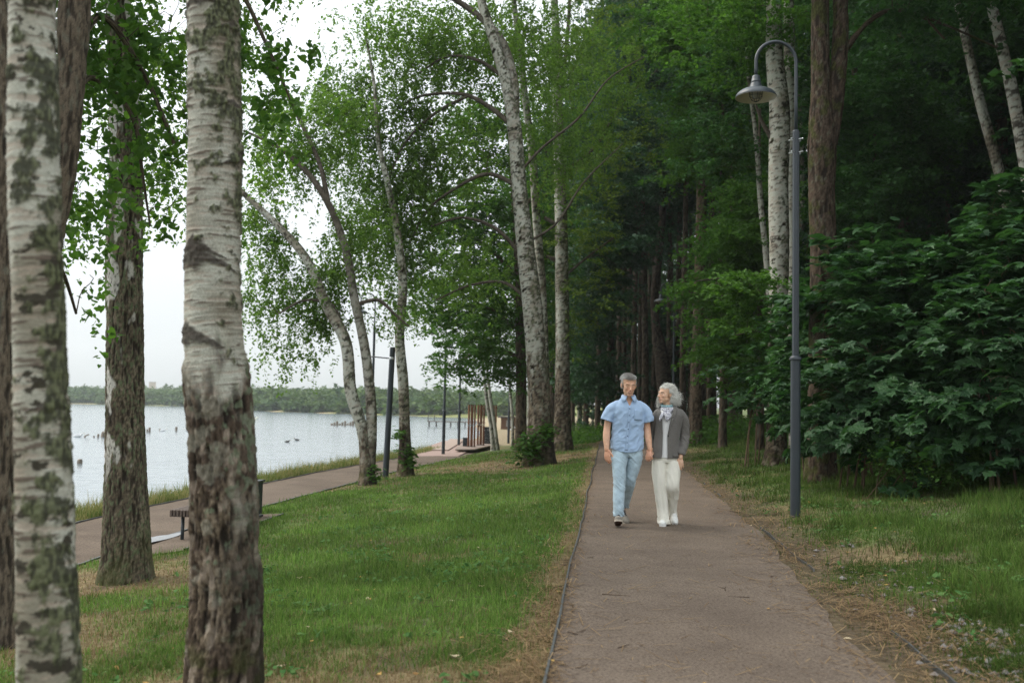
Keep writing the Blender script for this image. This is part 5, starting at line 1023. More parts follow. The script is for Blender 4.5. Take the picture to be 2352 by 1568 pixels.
def cap_(pts, rad, nu=14):
    """tapered limb with rounded ends through pts"""
    P = np.asarray(pts, float); r = np.asarray(rad, float); P = spline(np.concatenate([P, r[:, None]], 1), max(4, 5 * len(P))) if len(P) > 2 else np.concatenate([P, r[:, None]], 1)
    r = P[:, 3]; P = P[:, :3]; d0 = P[0] - P[1]; d0 /= np.linalg.norm(d0); d1 = P[-1] - P[-2]; d1 /= np.linalg.norm(d1); a = np.array([.97, .8, .5, .2])
    A = [P[0] + d0 * r[0] * x for x in a]; ra = [r[0] * math.sqrt(1 - x * x) for x in a]; B_ = [P[-1] + d1 * r[-1] * x for x in a[::-1]]; rb = [r[-1] * math.sqrt(1 - x * x) for x in a[::-1]]
    V, Q_, T_ = tube(np.concatenate([A, P, B_]), np.concatenate([ra, r, rb]), nu, True); return V, [Q_, T_]
def loft(rings, nu=40, n=40, power=2.3):
    """rings (x, y, z, rx, ry): closed body of superelliptic horizontal sections"""
    S = spline(np.array(rings, float), n); a = np.arange(nu) / nu * 2 * math.pi; ca, sa = np.cos(a), np.sin(a); e = 2 / power
    cx = np.sign(ca) * np.abs(ca) ** e; sy = np.sign(sa) * np.abs(sa) ** e
    V = np.stack([S[:, 0:1] + S[:, 3:4] * cx, S[:, 1:2] + S[:, 4:5] * sy, np.repeat(S[:, 2:3], nu, 1)], -1).reshape(-1, 3)
    i = np.arange(n - 1)[:, None] * nu; j = np.arange(nu)[None]; j2 = (j + 1) % nu; V = np.concatenate([V, S[:1, :3], S[-1:, :3]]); jj = np.arange(nu); k2 = (jj + 1) % nu
    return V, [np.stack([i + j, i + j2, i + nu + j2, i + nu + j], -1).reshape(-1, 4), np.concatenate([np.stack([k2, jj, jj * 0 + n * nu], -1), np.stack([(n - 1) * nu + jj, (n - 1) * nu + k2, jj * 0 + n * nu + 1], -1)])]
def fuse(pieces, vox, smooth=3, fac=.5):
    """one continuous skin around all pieces -> verts, quads, normals"""
    mb = MB(); 
    for p in pieces: mb.add(*p)
    o = mb.build('fuse_tmp', None); md = o.modifiers.new('r', 'REMESH'); md.mode = 'VOXEL'; md.voxel_size = vox; md.adaptivity = 0
    if smooth: sm = o.modifiers.new('s', 'SMOOTH'); sm.factor = fac; sm.iterations = smooth
    bpy.context.view_layer.update(); dg = bpy.context.evaluated_depsgraph_get(); me = bpy.data.meshes.new_from_object(o.evaluated_get(dg)); n = len(me.vertices)
    V = np.empty(n * 3, np.float32); me.vertices.foreach_get('co', V); N = np.empty(n * 3, np.float32); me.vertices.foreach_get('normal', N)
    k = np.empty(len(me.polygons), np.int32); me.polygons.foreach_get('loop_total', k); L = np.empty(len(me.loops), np.int32); me.loops.foreach_get('vertex_index', L); st = np.cumsum(k) - k
    P = [L[(st[k == m][:, None] + np.arange(m)[None])] for m in (3, 4) if (k == m).any()]
    old = o.data; bpy.data.objects.remove(o); bpy.data.meshes.remove(old); bpy.data.meshes.remove(me)
    return V.reshape(-1, 3).astype(float), P, N.reshape(-1, 3).astype(float)
def cut(P, kill): return [p[~kill[p].any(1)] for p in P]
def cut_snap(V, P, kill, snap):
    """drop killed faces; faces on the border stay and their killed corners move onto the cut line"""
    keep = [p[(~kill[p]).any(1)] for p in P]; used = np.zeros(len(V), bool)
    for p in keep: used[p.ravel()] = True
    m = used & kill; V[m] = snap(V[m]); return keep
def unit(v): v = np.array(v, float); return v / np.linalg.norm(v)
def hand(w, d, s, n, curl=(.35, .45, .3), thumb=(.7, .75, .35), sc=1.0, spread=.05):
    """palm, four fingers of different length and a thumb; d finger direction, s thumb side, n palm side"""
    w = np.array(w, float); d = unit(d); n = np.array(n, float); n = unit(n - d * (n @ d)); s0 = np.array(s, float); s = unit(s0 - d * (s0 @ d) - n * (s0 @ n)); o = []
    o.append(ell(w + d * .050 * sc - n * .000, (.036 * sc, .046 * sc, .0135 * sc), np.stack([s, d, n], 1)))
    for i, L in enumerate((.074, .082, .077, .060)):
        off = (.028 - .0190 * i) * sc; b = w + d * (.088 - .004 * abs(i - 1) - (.006 if i == 3 else 0)) * sc + s * off
        o.append(cap_([w + d * .012 * sc + s * off * .45, b], [.0125 * sc, .0098 * sc], 10)); p = b; a = 0; pts = [p]
        dd = unit(d + s * spread * (1.5 - i))
        for seg, c in zip((.46, .30, .24), curl):
            a += c * (1 + .12 * (i - 1)); v = dd * math.cos(a) + n * math.sin(a); p = p + v * seg * L * sc; pts.append(p)
        o.append(cap_(pts, [.0093 * sc, .0086 * sc, .0080 * sc, .0068 * sc], 10))
    p = w + d * .022 * sc + s * .026 * sc; v = unit(s * thumb[0] + d * thumb[1] + n * thumb[2]); p1 = p + v * .042 * sc; v2 = unit(v + d * .45 + n * .2); p2 = p1 + v2 * .034 * sc; p3 = p2 + unit(v2 + d * .3) * .025 * sc
    o.append(cap_([p, p1, p2, p3], [.0150 * sc, .0112 * sc, .0100 * sc, .0078 * sc], 10)); return o
def head_parts(Mh, c, female=False):
    k = .97 if female else 1.09; o = []
    def E(cc, r, rot=None):
        V, P = ell((0, 0, 0), r, rot, 24, 16); o.append(((V + np.array(cc)) * k @ Mh.T + c, P))
    def K(pts, r):
        V, P = cap_(pts, r, 12); o.append((V * k @ Mh.T + c, P))
    E((0, .018, .036), (.077, .098, .086)); E((0, -.030, -.015), (.063, .062, .088)); E((0, -.034, -.066), (.050, .051, .050)); E((0, -.072, -.100), (.026, .020, .018))
    for s in (-1, 1):
        E((s * .036, -.062, -.030), (.019, .019, .024)); E((s * .030, -.0735, .0005), (.0135, .0125, .0115)); E((s * .079, .012, -.010), (.0085, .019, .031), Matrix.Rotation(R(-14), 3, 'X'))
        E((s * .0115, -.0995, -.043), (.0085, .009, .0075)); E((s * .041, -.018, -.062), (.017, .040, .028)); K([(s * .012, -.087, .017), (s * .034, -.082, .023), (s * .052, -.066, .014)], [.009, .0095, .006])
    K([(0, -.083, .012), (0, -.098, -.018), (0, -.113 if not female else -.112, -.037)], [.0085, .0085, .0120]); E((0, -.086, -.068), (.030, .014, .020))
    K([(-.024, -.086, -.064), (0, -.0995, -.063), (.024, -.086, -.064)], [.004, .0066, .004]); K([(-.021, -.087, -.0735), (0, -.098, -.0765), (.021, -.087, -.0735)], [.004, .0075, .004])
    return o
def head_cols(V, Mh, c, col, k, skin, lip, brow, smile=True, eyes='closed'):
    L = (V - c) @ Mh / k; x, y, z = L[:, 0], L[:, 1], L[:, 2]; f = (y < -.045)
    def blob(cx, cz, rx, rz, p=1.0): return np.clip(1.4 - np.sqrt(((np.abs(x) - cx) / rx) ** 2 + ((z - cz) / rz) ** 2), 0, 1) * f * p
    col = cmix(col, skin * C3(.98, .72, .70), blob(.036, -.035, .024, .02, .35)); col = cmix(col, skin * C3(.95, .72, .68), (np.abs(x) < .016) * f * sstep(-.02, -.04, z) * sstep(-.055, -.045, z) * .15)
    zz = z + (.35 * np.abs(x) if smile else 0) * 0; cur = .006 * (np.abs(x) / .024) ** 2
    lipm = (np.abs(x) < .025) * f * sstep(.0115, .0085, np.abs(z + .0695 - cur)) * (y < -.08); col = cmix(col, lip, lipm * .5); col = cmix(col, lip * .6, (np.abs(x) < .026) * f * sstep(.0026, .0012, np.abs(z + .0695 - cur)))
    col = cmix(col, skin * .48, f * sstep(.004, .0015, np.abs(np.hypot(np.abs(x) - .010, (z + .062) * .72) - .034)) * (z < -.042) * (z > -.078) * (np.abs(x) > .022) * .15)
    br = sstep(.0052, .003, np.abs(z - (.0225 - .18 * (np.abs(x) - .032) * (np.abs(x) > .032) + .0))) * (np.abs(x) > .013) * (np.abs(x) < .052) * f; col = cmix(col, brow, br * .6)
    el = sstep(.0026, .0012, np.abs(z + .0045 + .10 * (np.abs(x) - .03) ** 2 / .01 * .1)) * (np.abs(x) > .0165) * (np.abs(x) < .044) * f
    if eyes == 'open':
        col = cmix(col, C3(.5, .46, .42), (sstep(1, .8, np.hypot((np.abs(x) - .030) / .0125, (z - .001) / .0042))) * f); col = cmix(col, C3(.05, .035, .03), sstep(1, .75, np.hypot((np.abs(x) - .031) / .0046, (z - .0015) / .0046)) * f); el = sstep(.0022, .001, np.abs(z - .0055 + .6 * (np.abs(x) - .03) ** 2 / .03)) * (np.abs(x) > .0165) * (np.abs(x) < .044) * f
    col = cmix(col, skin * .22, el * .55); col = cmix(col, skin * .62, (sstep(.0022, .001, np.abs(z + .0155 + .12 * np.abs(x - 0) * 0))) * (np.abs(x) > .018) * (np.abs(x) < .042) * f * .5)
    return col
def skinmat(name, rough=.5):
    m, nt, out = mat(name); b = bsdf(nt, out, rough, .35); a = attr(nt); n = noise(nt, 90, 4, .6); r = ramp(nt, n.outputs[0], [(.3, (.88, .86, .86)), (.7, (1.08, 1.1, 1.1))]); mm = mul(nt, a.outputs['Color'], r.outputs[0]); nt.links.new(mm.outputs[0], b.inputs['Base Color'])
    b.inputs['Subsurface Weight'].default_value = .12; b.inputs['Subsurface Radius'].default_value = (.01, .004, .002); bump(nt, b, n.outputs[0], .15, .001); return m
def cloth(name, col, rough=.85, sc=500, amp=.18, big=None, bstr=.3):
    m, nt, out = mat(name); b = bsdf(nt, out, rough, .2); n = noise(nt, sc, 3, .7); lo, hi = tuple(c * (1 - amp) for c in col), tuple(min(1, c * (1 + amp)) for c in col); r = ramp(nt, n.outputs[0], [(.35, lo), (.65, hi)]); src = r.outputs[0]
    if big: n2__ = noise(nt, big[0], 4, .6); r2 = ramp(nt, n2__.outputs[0], [(.3, (1 - big[1],) * 3), (.7, (1 + big[1],) * 3)]); src = mul(nt, src, r2.outputs[0]).outputs[0]
    nt.links.new(src, b.inputs['Base Color']); b.inputs['Sheen Weight'].default_value = .15; bump(nt, b, n.outputs[0], bstr, .0006); return m
M_SKIN = skinmat('skin'); M_SHIRT = cloth('blue_cotton', (.34, .46, .63), .85, 900, .10); M_JEANS = cloth('washed_denim', (.36, .46, .52), .9, 300, .14, (14, .22)); M_JACKET = cloth('grey_tweed', (.135, .126, .115), .95, 420, .55, None, .6)
M_TROUSER = cloth('cream_twill', (.68, .655, .57), .85, 300, .06, (6, .05)); M_WSHIRT = cloth('white_linen', (.68, .68, .67), .85, 200, .08); M_SHOEG = cloth('taupe_suede', (.20, .18, .15), .9, 200, .2); M_SOLE = pmat('cream_rubber_sole', (.42, .37, .30), .7, .3); M_TREAD = pmat('brown_rubber_tread', (.10, .055, .035), .8, .2)
M_SHOEW = pmat('white_leather', (.66, .66, .63), .5, .4); M_HAIR = vmat('hair_strands', .45, .4, 300, .25, .2, .001); M_NAVY = pmat('navy_buttons', (.02, .035, .10), .3, .5); M_BLACK = pmat('dark_laces', (.02, .022, .03), .8, .2); M_SCARF = vmat('printed_silk', .5, .4, 60, .12, .1, .001); M_RING = pmat('gold_ring', (.6, .4, .12), .25, .5, 1.0)
def front_y(V, x, z, r=.014):
    k = (np.abs(V[:, 0] - x) < r) & (np.abs(V[:, 2] - z) < r); return V[k, 1].min() if k.any() else -.1
def sheet(name, V0, uvw, m, parent, off=.003, cols=None):
    """grid (nu,nv,2) of x,z laid on the front of garment V0"""
    nu_, nv_ = uvw.shape[:2]; Y_ = np.array([[front_y(V0, *uvw[i, j]) for j in range(nv_)] for i in range(nu_)]); Y_ = (Y_ + np.roll(Y_, 1, 1) + np.roll(Y_, -1, 1)) / 3 if nv_ > 4 and False else Y_
    F_ = np.stack([uvw[..., 0], Y_ - off, uvw[..., 1]], -1); B_ = F_ + np.array([0, off * .9 + .001, 0]); i = np.arange(nu_ - 1)[:, None] * nv_ + np.arange(nv_ - 1)[None]; Q_ = np.stack([i, i + 1, i + nv_ + 1, i + nv_], -1).reshape(-1, 4); n = nu_ * nv_
    bd = [(a * nv_, (a + 1) * nv_) for a in range(nu_ - 1)] + [((a + 1) * nv_ + nv_ - 1, a * nv_ + nv_ - 1) for a in range(nu_ - 1)] + [(b + 1, b) for b in range(nv_ - 1)] + [((nu_ - 1) * nv_ + b, (nu_ - 1) * nv_ + b + 1) for b in range(nv_ - 1)]
    S_ = np.array([[a, b, b + n, a + n] for a, b in bd]); return mesh_np(name, np.concatenate([F_.reshape(-1, 3), B_.reshape(-1, 3)]), [Q_, Q_[:, ::-1] + n, S_], m, parent, cols=cols)
def quadgrid(a, b, c, d, n=6, m_=6):
    """a,b top left/right, c,d bottom left/right in (x,z)"""
    a, b, c, d = map(np.array, (a, b, c, d)); u = np.linspace(0, 1, n)[:, None, None]; v = np.linspace(0, 1, m_)[None, :, None]; return (a * (1 - v) + b * v) * (1 - u) + (c * (1 - v) + d * v) * u
def shoe(root, pos, yaw, pitch, L, mu, ms, mt, laces, wd=1.0, pivot=0.0):
    """shoe with its heel at pos; forward is -y; pitch lifts the toe about the pivot (0 heel, 1 toe)"""
    M_ = np.array(Matrix.Rotation(yaw, 3, 'Z') @ Matrix.Rotation(-pitch, 3, 'X')); pv = np.array([0, -L * pivot, 0])
    t = np.array([0, .08, .25, .45, .65, .82, .94, 1.0]); w = np.array([.022, .031, .034, .037, .046, .045, .033, .014]) * wd; xo = np.array([0, 0, 0, 0, 0, 0, 0, 0])
    S = spline(np.stack([t * L, w], 1).repeat(1, 0), 26) if False else np.stack([np.interp(np.linspace(0, 1, 26), t, t) * L, np.interp(np.linspace(0, 1, 26), t, w)], 1)
    def tf(V): return (np.asarray(V, float) - pv) @ M_.T + pv + np.array(pos)
    mb = MB(); a = np.linspace(0, 2 * math.pi, 20, endpoint=False); o = np.concatenate([np.stack([S[:, 1], -S[:, 0]], -1), np.stack([-S[::-1, 1], -S[::-1, 0]], -1)]); n = len(o)
    V = np.concatenate([np.c_[o, np.full(n, .0)], np.c_[o * (1, 1), np.full(n, .022)]]); j = np.arange(n); mb.add(tf(V), [np.stack([j, (j + 1) % n, (j + 1) % n + n, j + n], -1), (j + n)[None]]); so_ = mb.build('sole', ms, root)
    MB().add(tf(np.c_[o * .985, np.full(n, -.002)]), [j[::-1][None]]).build('tread', mt, so_)
    hh = np.interp(np.linspace(0, 1, 26), t, [.075, .085, .092, .085, .062, .050, .040, .030]) if laces else np.interp(np.linspace(0, 1, 26), t, [.06, .068, .07, .066, .056, .046, .038, .03])
    rg = []; aa = np.linspace(0, math.pi, 13)
    for k in range(26): rg.append(np.stack([S[k, 1] * .97 * np.sign(np.cos(aa)) * np.abs(np.cos(aa)) ** .7, np.full(13, -S[k, 0]), .018 + hh[k] * np.sin(aa) ** .75], -1))
    V = np.concatenate(rg); i = np.arange(25)[:, None] * 13 + np.arange(12)[None]; e0 = np.arange(13); up = MB().add(tf(V), [np.stack([i, i + 13, i + 14, i + 1], -1).reshape(-1, 4), e0[None], (e0[::-1] + 25 * 13)[None]]).build('upper', mu, root, smooth=True)
    if laces:
        lb = MB()
        for k in range(4):
            y_ = -(.36 + .075 * k) * L; z_ = .020 + np.interp(-y_ / L, np.linspace(0, 1, 26), hh) + .002; lb.tube(tf([(-.024, y_, z_ - .012), (0, y_ + .006, z_ + .002), (.024, y_, z_ - .012)]), .003, 6)
            lb.tube(tf([(-.022, y_, z_ - .010), (.0, y_ - .014, z_), (.022, y_ - .02, z_ - .012)]), .003, 6)
        for s in (-1, 1): lb.tube(tf([(0, -.36 * L, .11), (s * .03, -.38 * L, .112), (s * .035, -.42 * L, .095), (s * .012, -.4 * L, .098)]), .0028, 6)
        lb.build('laces', M_BLACK, up, smooth=True)
        MB().lathe([(.030, .075), (.036, .095), (.034, .118), (.030, .12)], (0, 0, 0), 16).build  # collar handled by the sock
        V, Q_, T_ = tube([(0, -.19 * L, .07), (0, -.17 * L, .15)], [.036, .034], 14); MB().add(tf(V), [Q_, T_]).build('sock', M_BLACK, root, smooth=True)
def strands(mb, roots, ends, mids, col, r=.0011, seg=7, rs=None, jit=.006):
    n = len(roots); t = np.linspace(0, 1, seg)[None, :, None]; P = (1 - t) ** 2 * roots[:, None] + 2 * t * (1 - t) * mids[:, None] + t ** 2 * ends[:, None]
    w = rs.normal(0, jit, (n, 1, 3)) * np.sin(t * math.pi * 1.2) + rs.normal(0, jit * .12, (n, seg, 3)) * t; P = P + w
    D_ = ends - roots; sx = np.cross(D_, rs.normal(size=(n, 3))); sx /= np.linalg.norm(sx, axis=1)[:, None] + 1e-9; wd = r * (1.15 - t); L = P - sx[:, None] * wd; Rr = P + sx[:, None] * wd
    V = np.stack([L, Rr], 2).reshape(-1, 3); i = np.arange(n)[:, None] * seg * 2 + np.arange(seg - 1)[None] * 2; c = np.repeat(col, seg * 2, 0); mb.add(V, [np.stack([i, i + 1, i + 3, i + 2], -1).reshape(-1, 4)], c)

# ---------------------------------------------------------------- the man
def make_man(px, Y):
    c0 = at(px, 1200, Y); root = empty('person', (c0[0], Y, float(H(c0[0], Y)) + .018), 0, 'man in light blue short sleeved shirt and pale jeans, looking down, holding the woman\'s hand', 'person')
    Mh = np.array(Matrix.Rotation(R(6), 3, 'Z') @ Matrix.Rotation(R(11), 3, 'X') @ Matrix.Rotation(R(3), 3, 'Y')); hc = np.array([.024, -.045, 1.662]); k = 1.09
    pc = head_parts(Mh, hc); neck0 = hc + Mh @ np.array([0, .025, -.06])
    pc.append(cap_([neck0, (.026, -.005, 1.53), (.026, .01, 1.45)], [.056, .055, .062]))
    pc.append(loft([(.026, .01, .84, .15, .09), (.026, .01, 1.0, .15, .095), (.026, .01, 1.2, .165, .10), (.026, .008, 1.32, .16, .10), (.026, .01, 1.40, .13, .085), (.026, .01, 1.46, .085, .066), (.026, .008, 1.51, .062, .056)]))
    LH = (-.232, -.045, .885); RH = (.283, -.045, .895)
    pc.append(cap_([(-.140, .01, 1.385), (-.188, .012, 1.31), (-.222, .025, 1.16), (-.232, -.002, 1.04), LH], [.045, .046, .042, .0445, .0275])); pc.append(cap_([(.190, .01, 1.385), (.232, .012, 1.31), (.258, .03, 1.15), (.268, .0, 1.03), RH], [.045, .046, .042, .0435, .0275]))
    pc += hand(LH, (.10, -.16, -1), (.85, -.55, 0), (.5, .85, 0), (.22, .35, .25), (.55, .9, .2), 1.08)
    pc += hand(RH, (-.24, -.22, -1), (-.75, -.65, .1), (.55, .75, -.25), (.55, .85, .5), (.35, .8, .9), 1.05)
    pc.append(cap_([(-.06, 0, .86), (-.088, -.10, .52), (-.098, -.16, .30), (-.098, -.20, .13)], [.075, .052, .05, .036])); pc.append(cap_([(.11, 0, .86), (.052, .04, .49), (.040, .195, .33), (.034, .305, .18)], [.07, .045, .038, .03]))
    V, P, N = fuse(pc, .0042, 4); skin = C3(.66, .385, .255); col = np.repeat(skin[None], len(V), 0) * (1 + .08 * fbm(V * 25, 2))[:, None]
    hd = (V[:, 2] > 1.5); col[hd] = head_cols(V[hd], Mh, hc, col[hd], k, skin, C3(.50, .23, .18), C3(.20, .15, .12)); col = cmix(col, skin * C3(.95, .70, .66), sstep(1.5, 1.4, V[:, 2]) * (V[:, 2] > 1.35) * .4); hz = (V[:, 2] < .9) & (np.abs(V[:, 0] - .02) > .2); col[hz] *= (1.02, .9, .88)
    mesh_np('body', V, P, M_SKIN, root, cols=col)
    # hair: short, grey, parted on his left, combed over
    rs = np.random.RandomState(1); base = C3(.27, .25, .225)
    hp = [((lambda v: (v[0] * k @ Mh.T + hc, v[1]))(ell(cc, r))) for cc, r in (((0, .022, .042), (.0815, .102, .086)), ((.010, -.040, .088), (.060, .046, .034)), ((0, .05, .0), (.076, .075, .075)))]
    HV, HP, HN = fuse(hp, .005, 2); L = (HV - hc) @ Mh / k; hair_ok = (L[:, 2] > .066 - .25 * np.clip(L[:, 0], -.03, .06) * 0 + .0) | ((L[:, 1] > -.036) & (L[:, 2] > .0)) | (L[:, 1] > .018)
    hair_ok &= ~((L[:, 1] < -.02) & (L[:, 2] < .06 + .18 * np.abs(L[:, 0] + .03))); HP = cut(HP, ~hair_ok | ((np.abs(L[:, 0]) > .055) & (L[:, 2] < .040) & (L[:, 1] < .03))); HV = HV + HN * (.003 * fbm(L * np.array([25, 60, 60]), 3))[:, None]
    grey = sstep(.0, .07, np.abs(L[:, 0]) - .015) ; hcol = cmix(base, C3(.62, .62, .60), np.clip(grey + .3 * fbm(L * 60, 2), 0, 1)); mb = MB(); mb.add(HV, HP, hcol); idx = np.where(hair_ok & (L[:, 2] > -.04))[0]; pk = rs.choice(idx, 4200)
    l0 = L[pk]; e = l0 + np.where((l0[:, 2] > .05)[:, None], np.array([-.028, -.012, -.002]), np.array([0, .012, -.022])) * rs.uniform(.6, 1.2, (4200, 1)) + (HN[pk] @ Mh) * .004; mid = (l0 + e) / 2 + (HN[pk] @ Mh) * .005
    tw = lambda q: q * k @ Mh.T + hc; strands(mb, tw(l0), tw(e), tw(mid), hcol[pk] * rs.uniform(.85, 1.2, (4200, 1)), .0008, 5, rs, .0008); mb.build('hair', M_HAIR, root, smooth=True)
    # shirt
    pc = [loft([(.018, .012, .868, .199, .128), (.018, .012, .95, .199, .128), (.022, .012, 1.05, .190, .122), (.026, .012, 1.15, .186, .120), (.028, .010, 1.25, .190, .122), (.028, .010, 1.34, .190, .122), (.026, .010, 1.40, .178, .110), (.026, .010, 1.450, .140, .092), (.026, .010, 1.49, .105, .074), (.026, .006, 1.520, .074, .068)], 56, 60),
          cap_([(-.105, .01, 1.418), (-.165, .01, 1.375), (-.208, .01, 1.30), (-.238, .01, 1.215)], [.058, .064, .068, .074], 24), cap_([(.155, .01, 1.418), (.213, .01, 1.375), (.252, .01, 1.30), (.278, .01, 1.205)], [.058, .064, .066, .068], 24)]
    # flatten the sleeve ends
    for k in (1, 2):
        V_, P_ = pc[k]; lim = np.array([-.232, .01, 1.232]) if k == 1 else np.array([.272, .01, 1.222]); dn = unit([-.33, 0, -1]) if k == 1 else unit([.28, 0, -1]); dd = (V_ - lim) @ dn; V_ = V_ - np.maximum(dd, 0)[:, None] * dn * .97; pc[k] = (V_, P_)
    V, P, N = fuse(pc, .0052, 2); x, y, z = V.T; fd = .0055 * fbm(np.stack([x * 7 + z * 3, y * 7, z * 5 - x * 4], -1), 3) * sstep(1.5, 1.40, z) + .006 * (1 - np.abs(fbm(np.stack([x * 7 - z * 9, y * 6, z * 3 + x * 6], -1) + 7, 2)) * 3) * sstep(1.42, 1.3, z); fd = np.where(N[:, 2] < -.7, 0, fd); V = V + N * fd[:, None]
    hemw = sstep(.90, .868, V[:, 2]); V[:, 2] += hemw * (.018 * np.clip(np.abs(V[:, 0] - .018) / .2, 0, 1) ** 2 * 2 - .012 * np.cos((V[:, 0] - .018) * 9)); xc = .030; kill = (V[:, 1] < .0) & (V[:, 2] > 1.405) & (np.abs(V[:, 0] - xc) < (V[:, 2] - 1.405) * .47) 
    P = cut(P, V[:, 2] > 1.512)
    def vs(q): q[:, 0] = xc + np.sign(q[:, 0] - xc) * np.maximum(0, q[:, 2] - 1.405) * .47; return q
    P = cut_snap(V, P, kill, vs); SV = V; mesh_np('shirt', V, P, M_SHIRT, root); so_ = root.children[-1]
    ln = lambda zz: np.interp(zz, [.88, 1.38], [-.004, .030]); zz = np.linspace(1.40, .885, 34); gr = np.stack([np.stack([ln(zz) - .016, zz], -1), np.stack([ln(zz), zz], -1), np.stack([ln(zz) + .016, zz], -1)], 1); sheet('placket', SV, gr, M_SHIRT, so_, .003)
    for zz in (1.378, 1.297, 1.215, 1.134, 1.053, .974): MB().lathe([(0, .0035), (.005, .0035), (.0065, .002), (.0065, -.003)], (ln(zz), front_y(SV, ln(zz), zz) - .003, zz), 12, axis=[[1, 0, 0], [0, 0, -1], [0, 1, 0]]).build('button', M_NAVY, so_)
    sheet('breast_pocket', SV, quadgrid((.085, 1.372), (.185, 1.362), (.082, 1.245), (.178, 1.24), 8, 7), M_SHIRT, so_, .0035)
    for s in (-1, 1):      # collar wings
        ph = np.linspace(0, 1, 14); V_ = []
        for t in ph:
            a = math.pi / 2 - s * 0 ; ang = math.pi / 2 - t * math.pi * .93; ex = math.cos(ang) * s; ey = math.sin(ang); f = sstep(.5, 1, t)
            top = np.array([.026 + ex * .071 + s * .0 * f, .004 + ey * .068, 1.548 - .020 * f]); bot = np.array([.026 + ex * .090 + s * .034 * f, .004 + ey * .084 - .030 * f, 1.506 - .046 * f]); V_ += [top, (top + bot) / 2 + np.array([ex, ey, 0]) * .006, bot]
        V_ = np.array(V_); i = np.arange(13)[:, None] * 3 + np.arange(2)[None]; Q_ = np.stack([i, i + 1, i + 4, i + 3], -1).reshape(-1, 4); o = mesh_np('collar', V_, [Q_], M_SHIRT, so_); sd = o.modifiers.new('t', 'SOLIDIFY'); sd.thickness = .004; sd.offset = 0
        tip = V_[-1] + np.array([-s * .006, -.004, .010]); MB().lathe([(0, .003), (.0042, .002), (.0042, -.002)], tip, 10, axis=[[1, 0, 0], [0, 0, -1], [0, 1, 0]]).build('button', M_NAVY, so_)
    # jeans
    pc = [loft([(.020, .012, .80, .150, .105), (.020, .012, .85, .178, .118), (.020, .012, .93, .176, .115), (.02, .012, .97, .17, .11)], 48, 16),
          loft([(-.094, -.215, .118, .060, .066), (-.096, -.205, .20, .063, .070), (-.096, -.175, .32, .067, .074), (-.086, -.13, .49, .071, .078), (-.085, -.08, .65, .083, .090), (-.076, -.02, .80, .096, .106), (-.066, .01, .88, .09, .10)], 36, 40),
          loft([(.034, .325, .165, .053, .062), (.036, .27, .24, .058, .068), (.042, .17, .34, .064, .074), (.052, .03, .49, .073, .080), (.086, .01, .65, .085, .090), (.112, .01, .80, .096, .106), (.11, .012, .88, .09, .10)], 36, 40)]
    V, P, N = fuse(pc, .0055, 2); x, y, z = V.T
    wr = np.clip(1 - np.abs(fbm(np.stack([x * 7 + z * 3, y * 5, z * 10 + x * 8], -1) + 3, 3)) * 3.4, -.6, 1) * (.0045 * np.exp(-((z - .50) / .09) ** 2) + .0050 * sstep(.30, .14, z) + .0012 + .003 * np.exp(-((z - .80) / .06) ** 2)) * (.6 + .8 * sstep(-.3, .3, perlin(V * 6 + 3))) + .004 * fbm(V * 8, 2); wr = np.where(N[:, 2] < -.8, 0, wr); V = V + N * wr[:, None]; JV = V
    mesh_np('jeans', V, P, M_JEANS, root); je = root.children[-1]
    for pts in ([(.018, .868), (.016, .83), (.012, .80), (.010, .78)],): MB().tube([(a, front_y(JV, a, b) - .001, b) for a, b in pts], .003, 6).build('fly_seam', M_JEANS, je)
    shoe(root, (-.100, -.150, .0), R(-4), R(17), .285, M_SHOEG, M_SOLE, M_TREAD, True, 1.05, .0); shoe(root, (.022, .370, .0), R(20), R(-24), .285, M_SHOEG, M_SOLE, M_TREAD, True, 1.05, .80)
    return root
man = make_man(1435, 12.0)

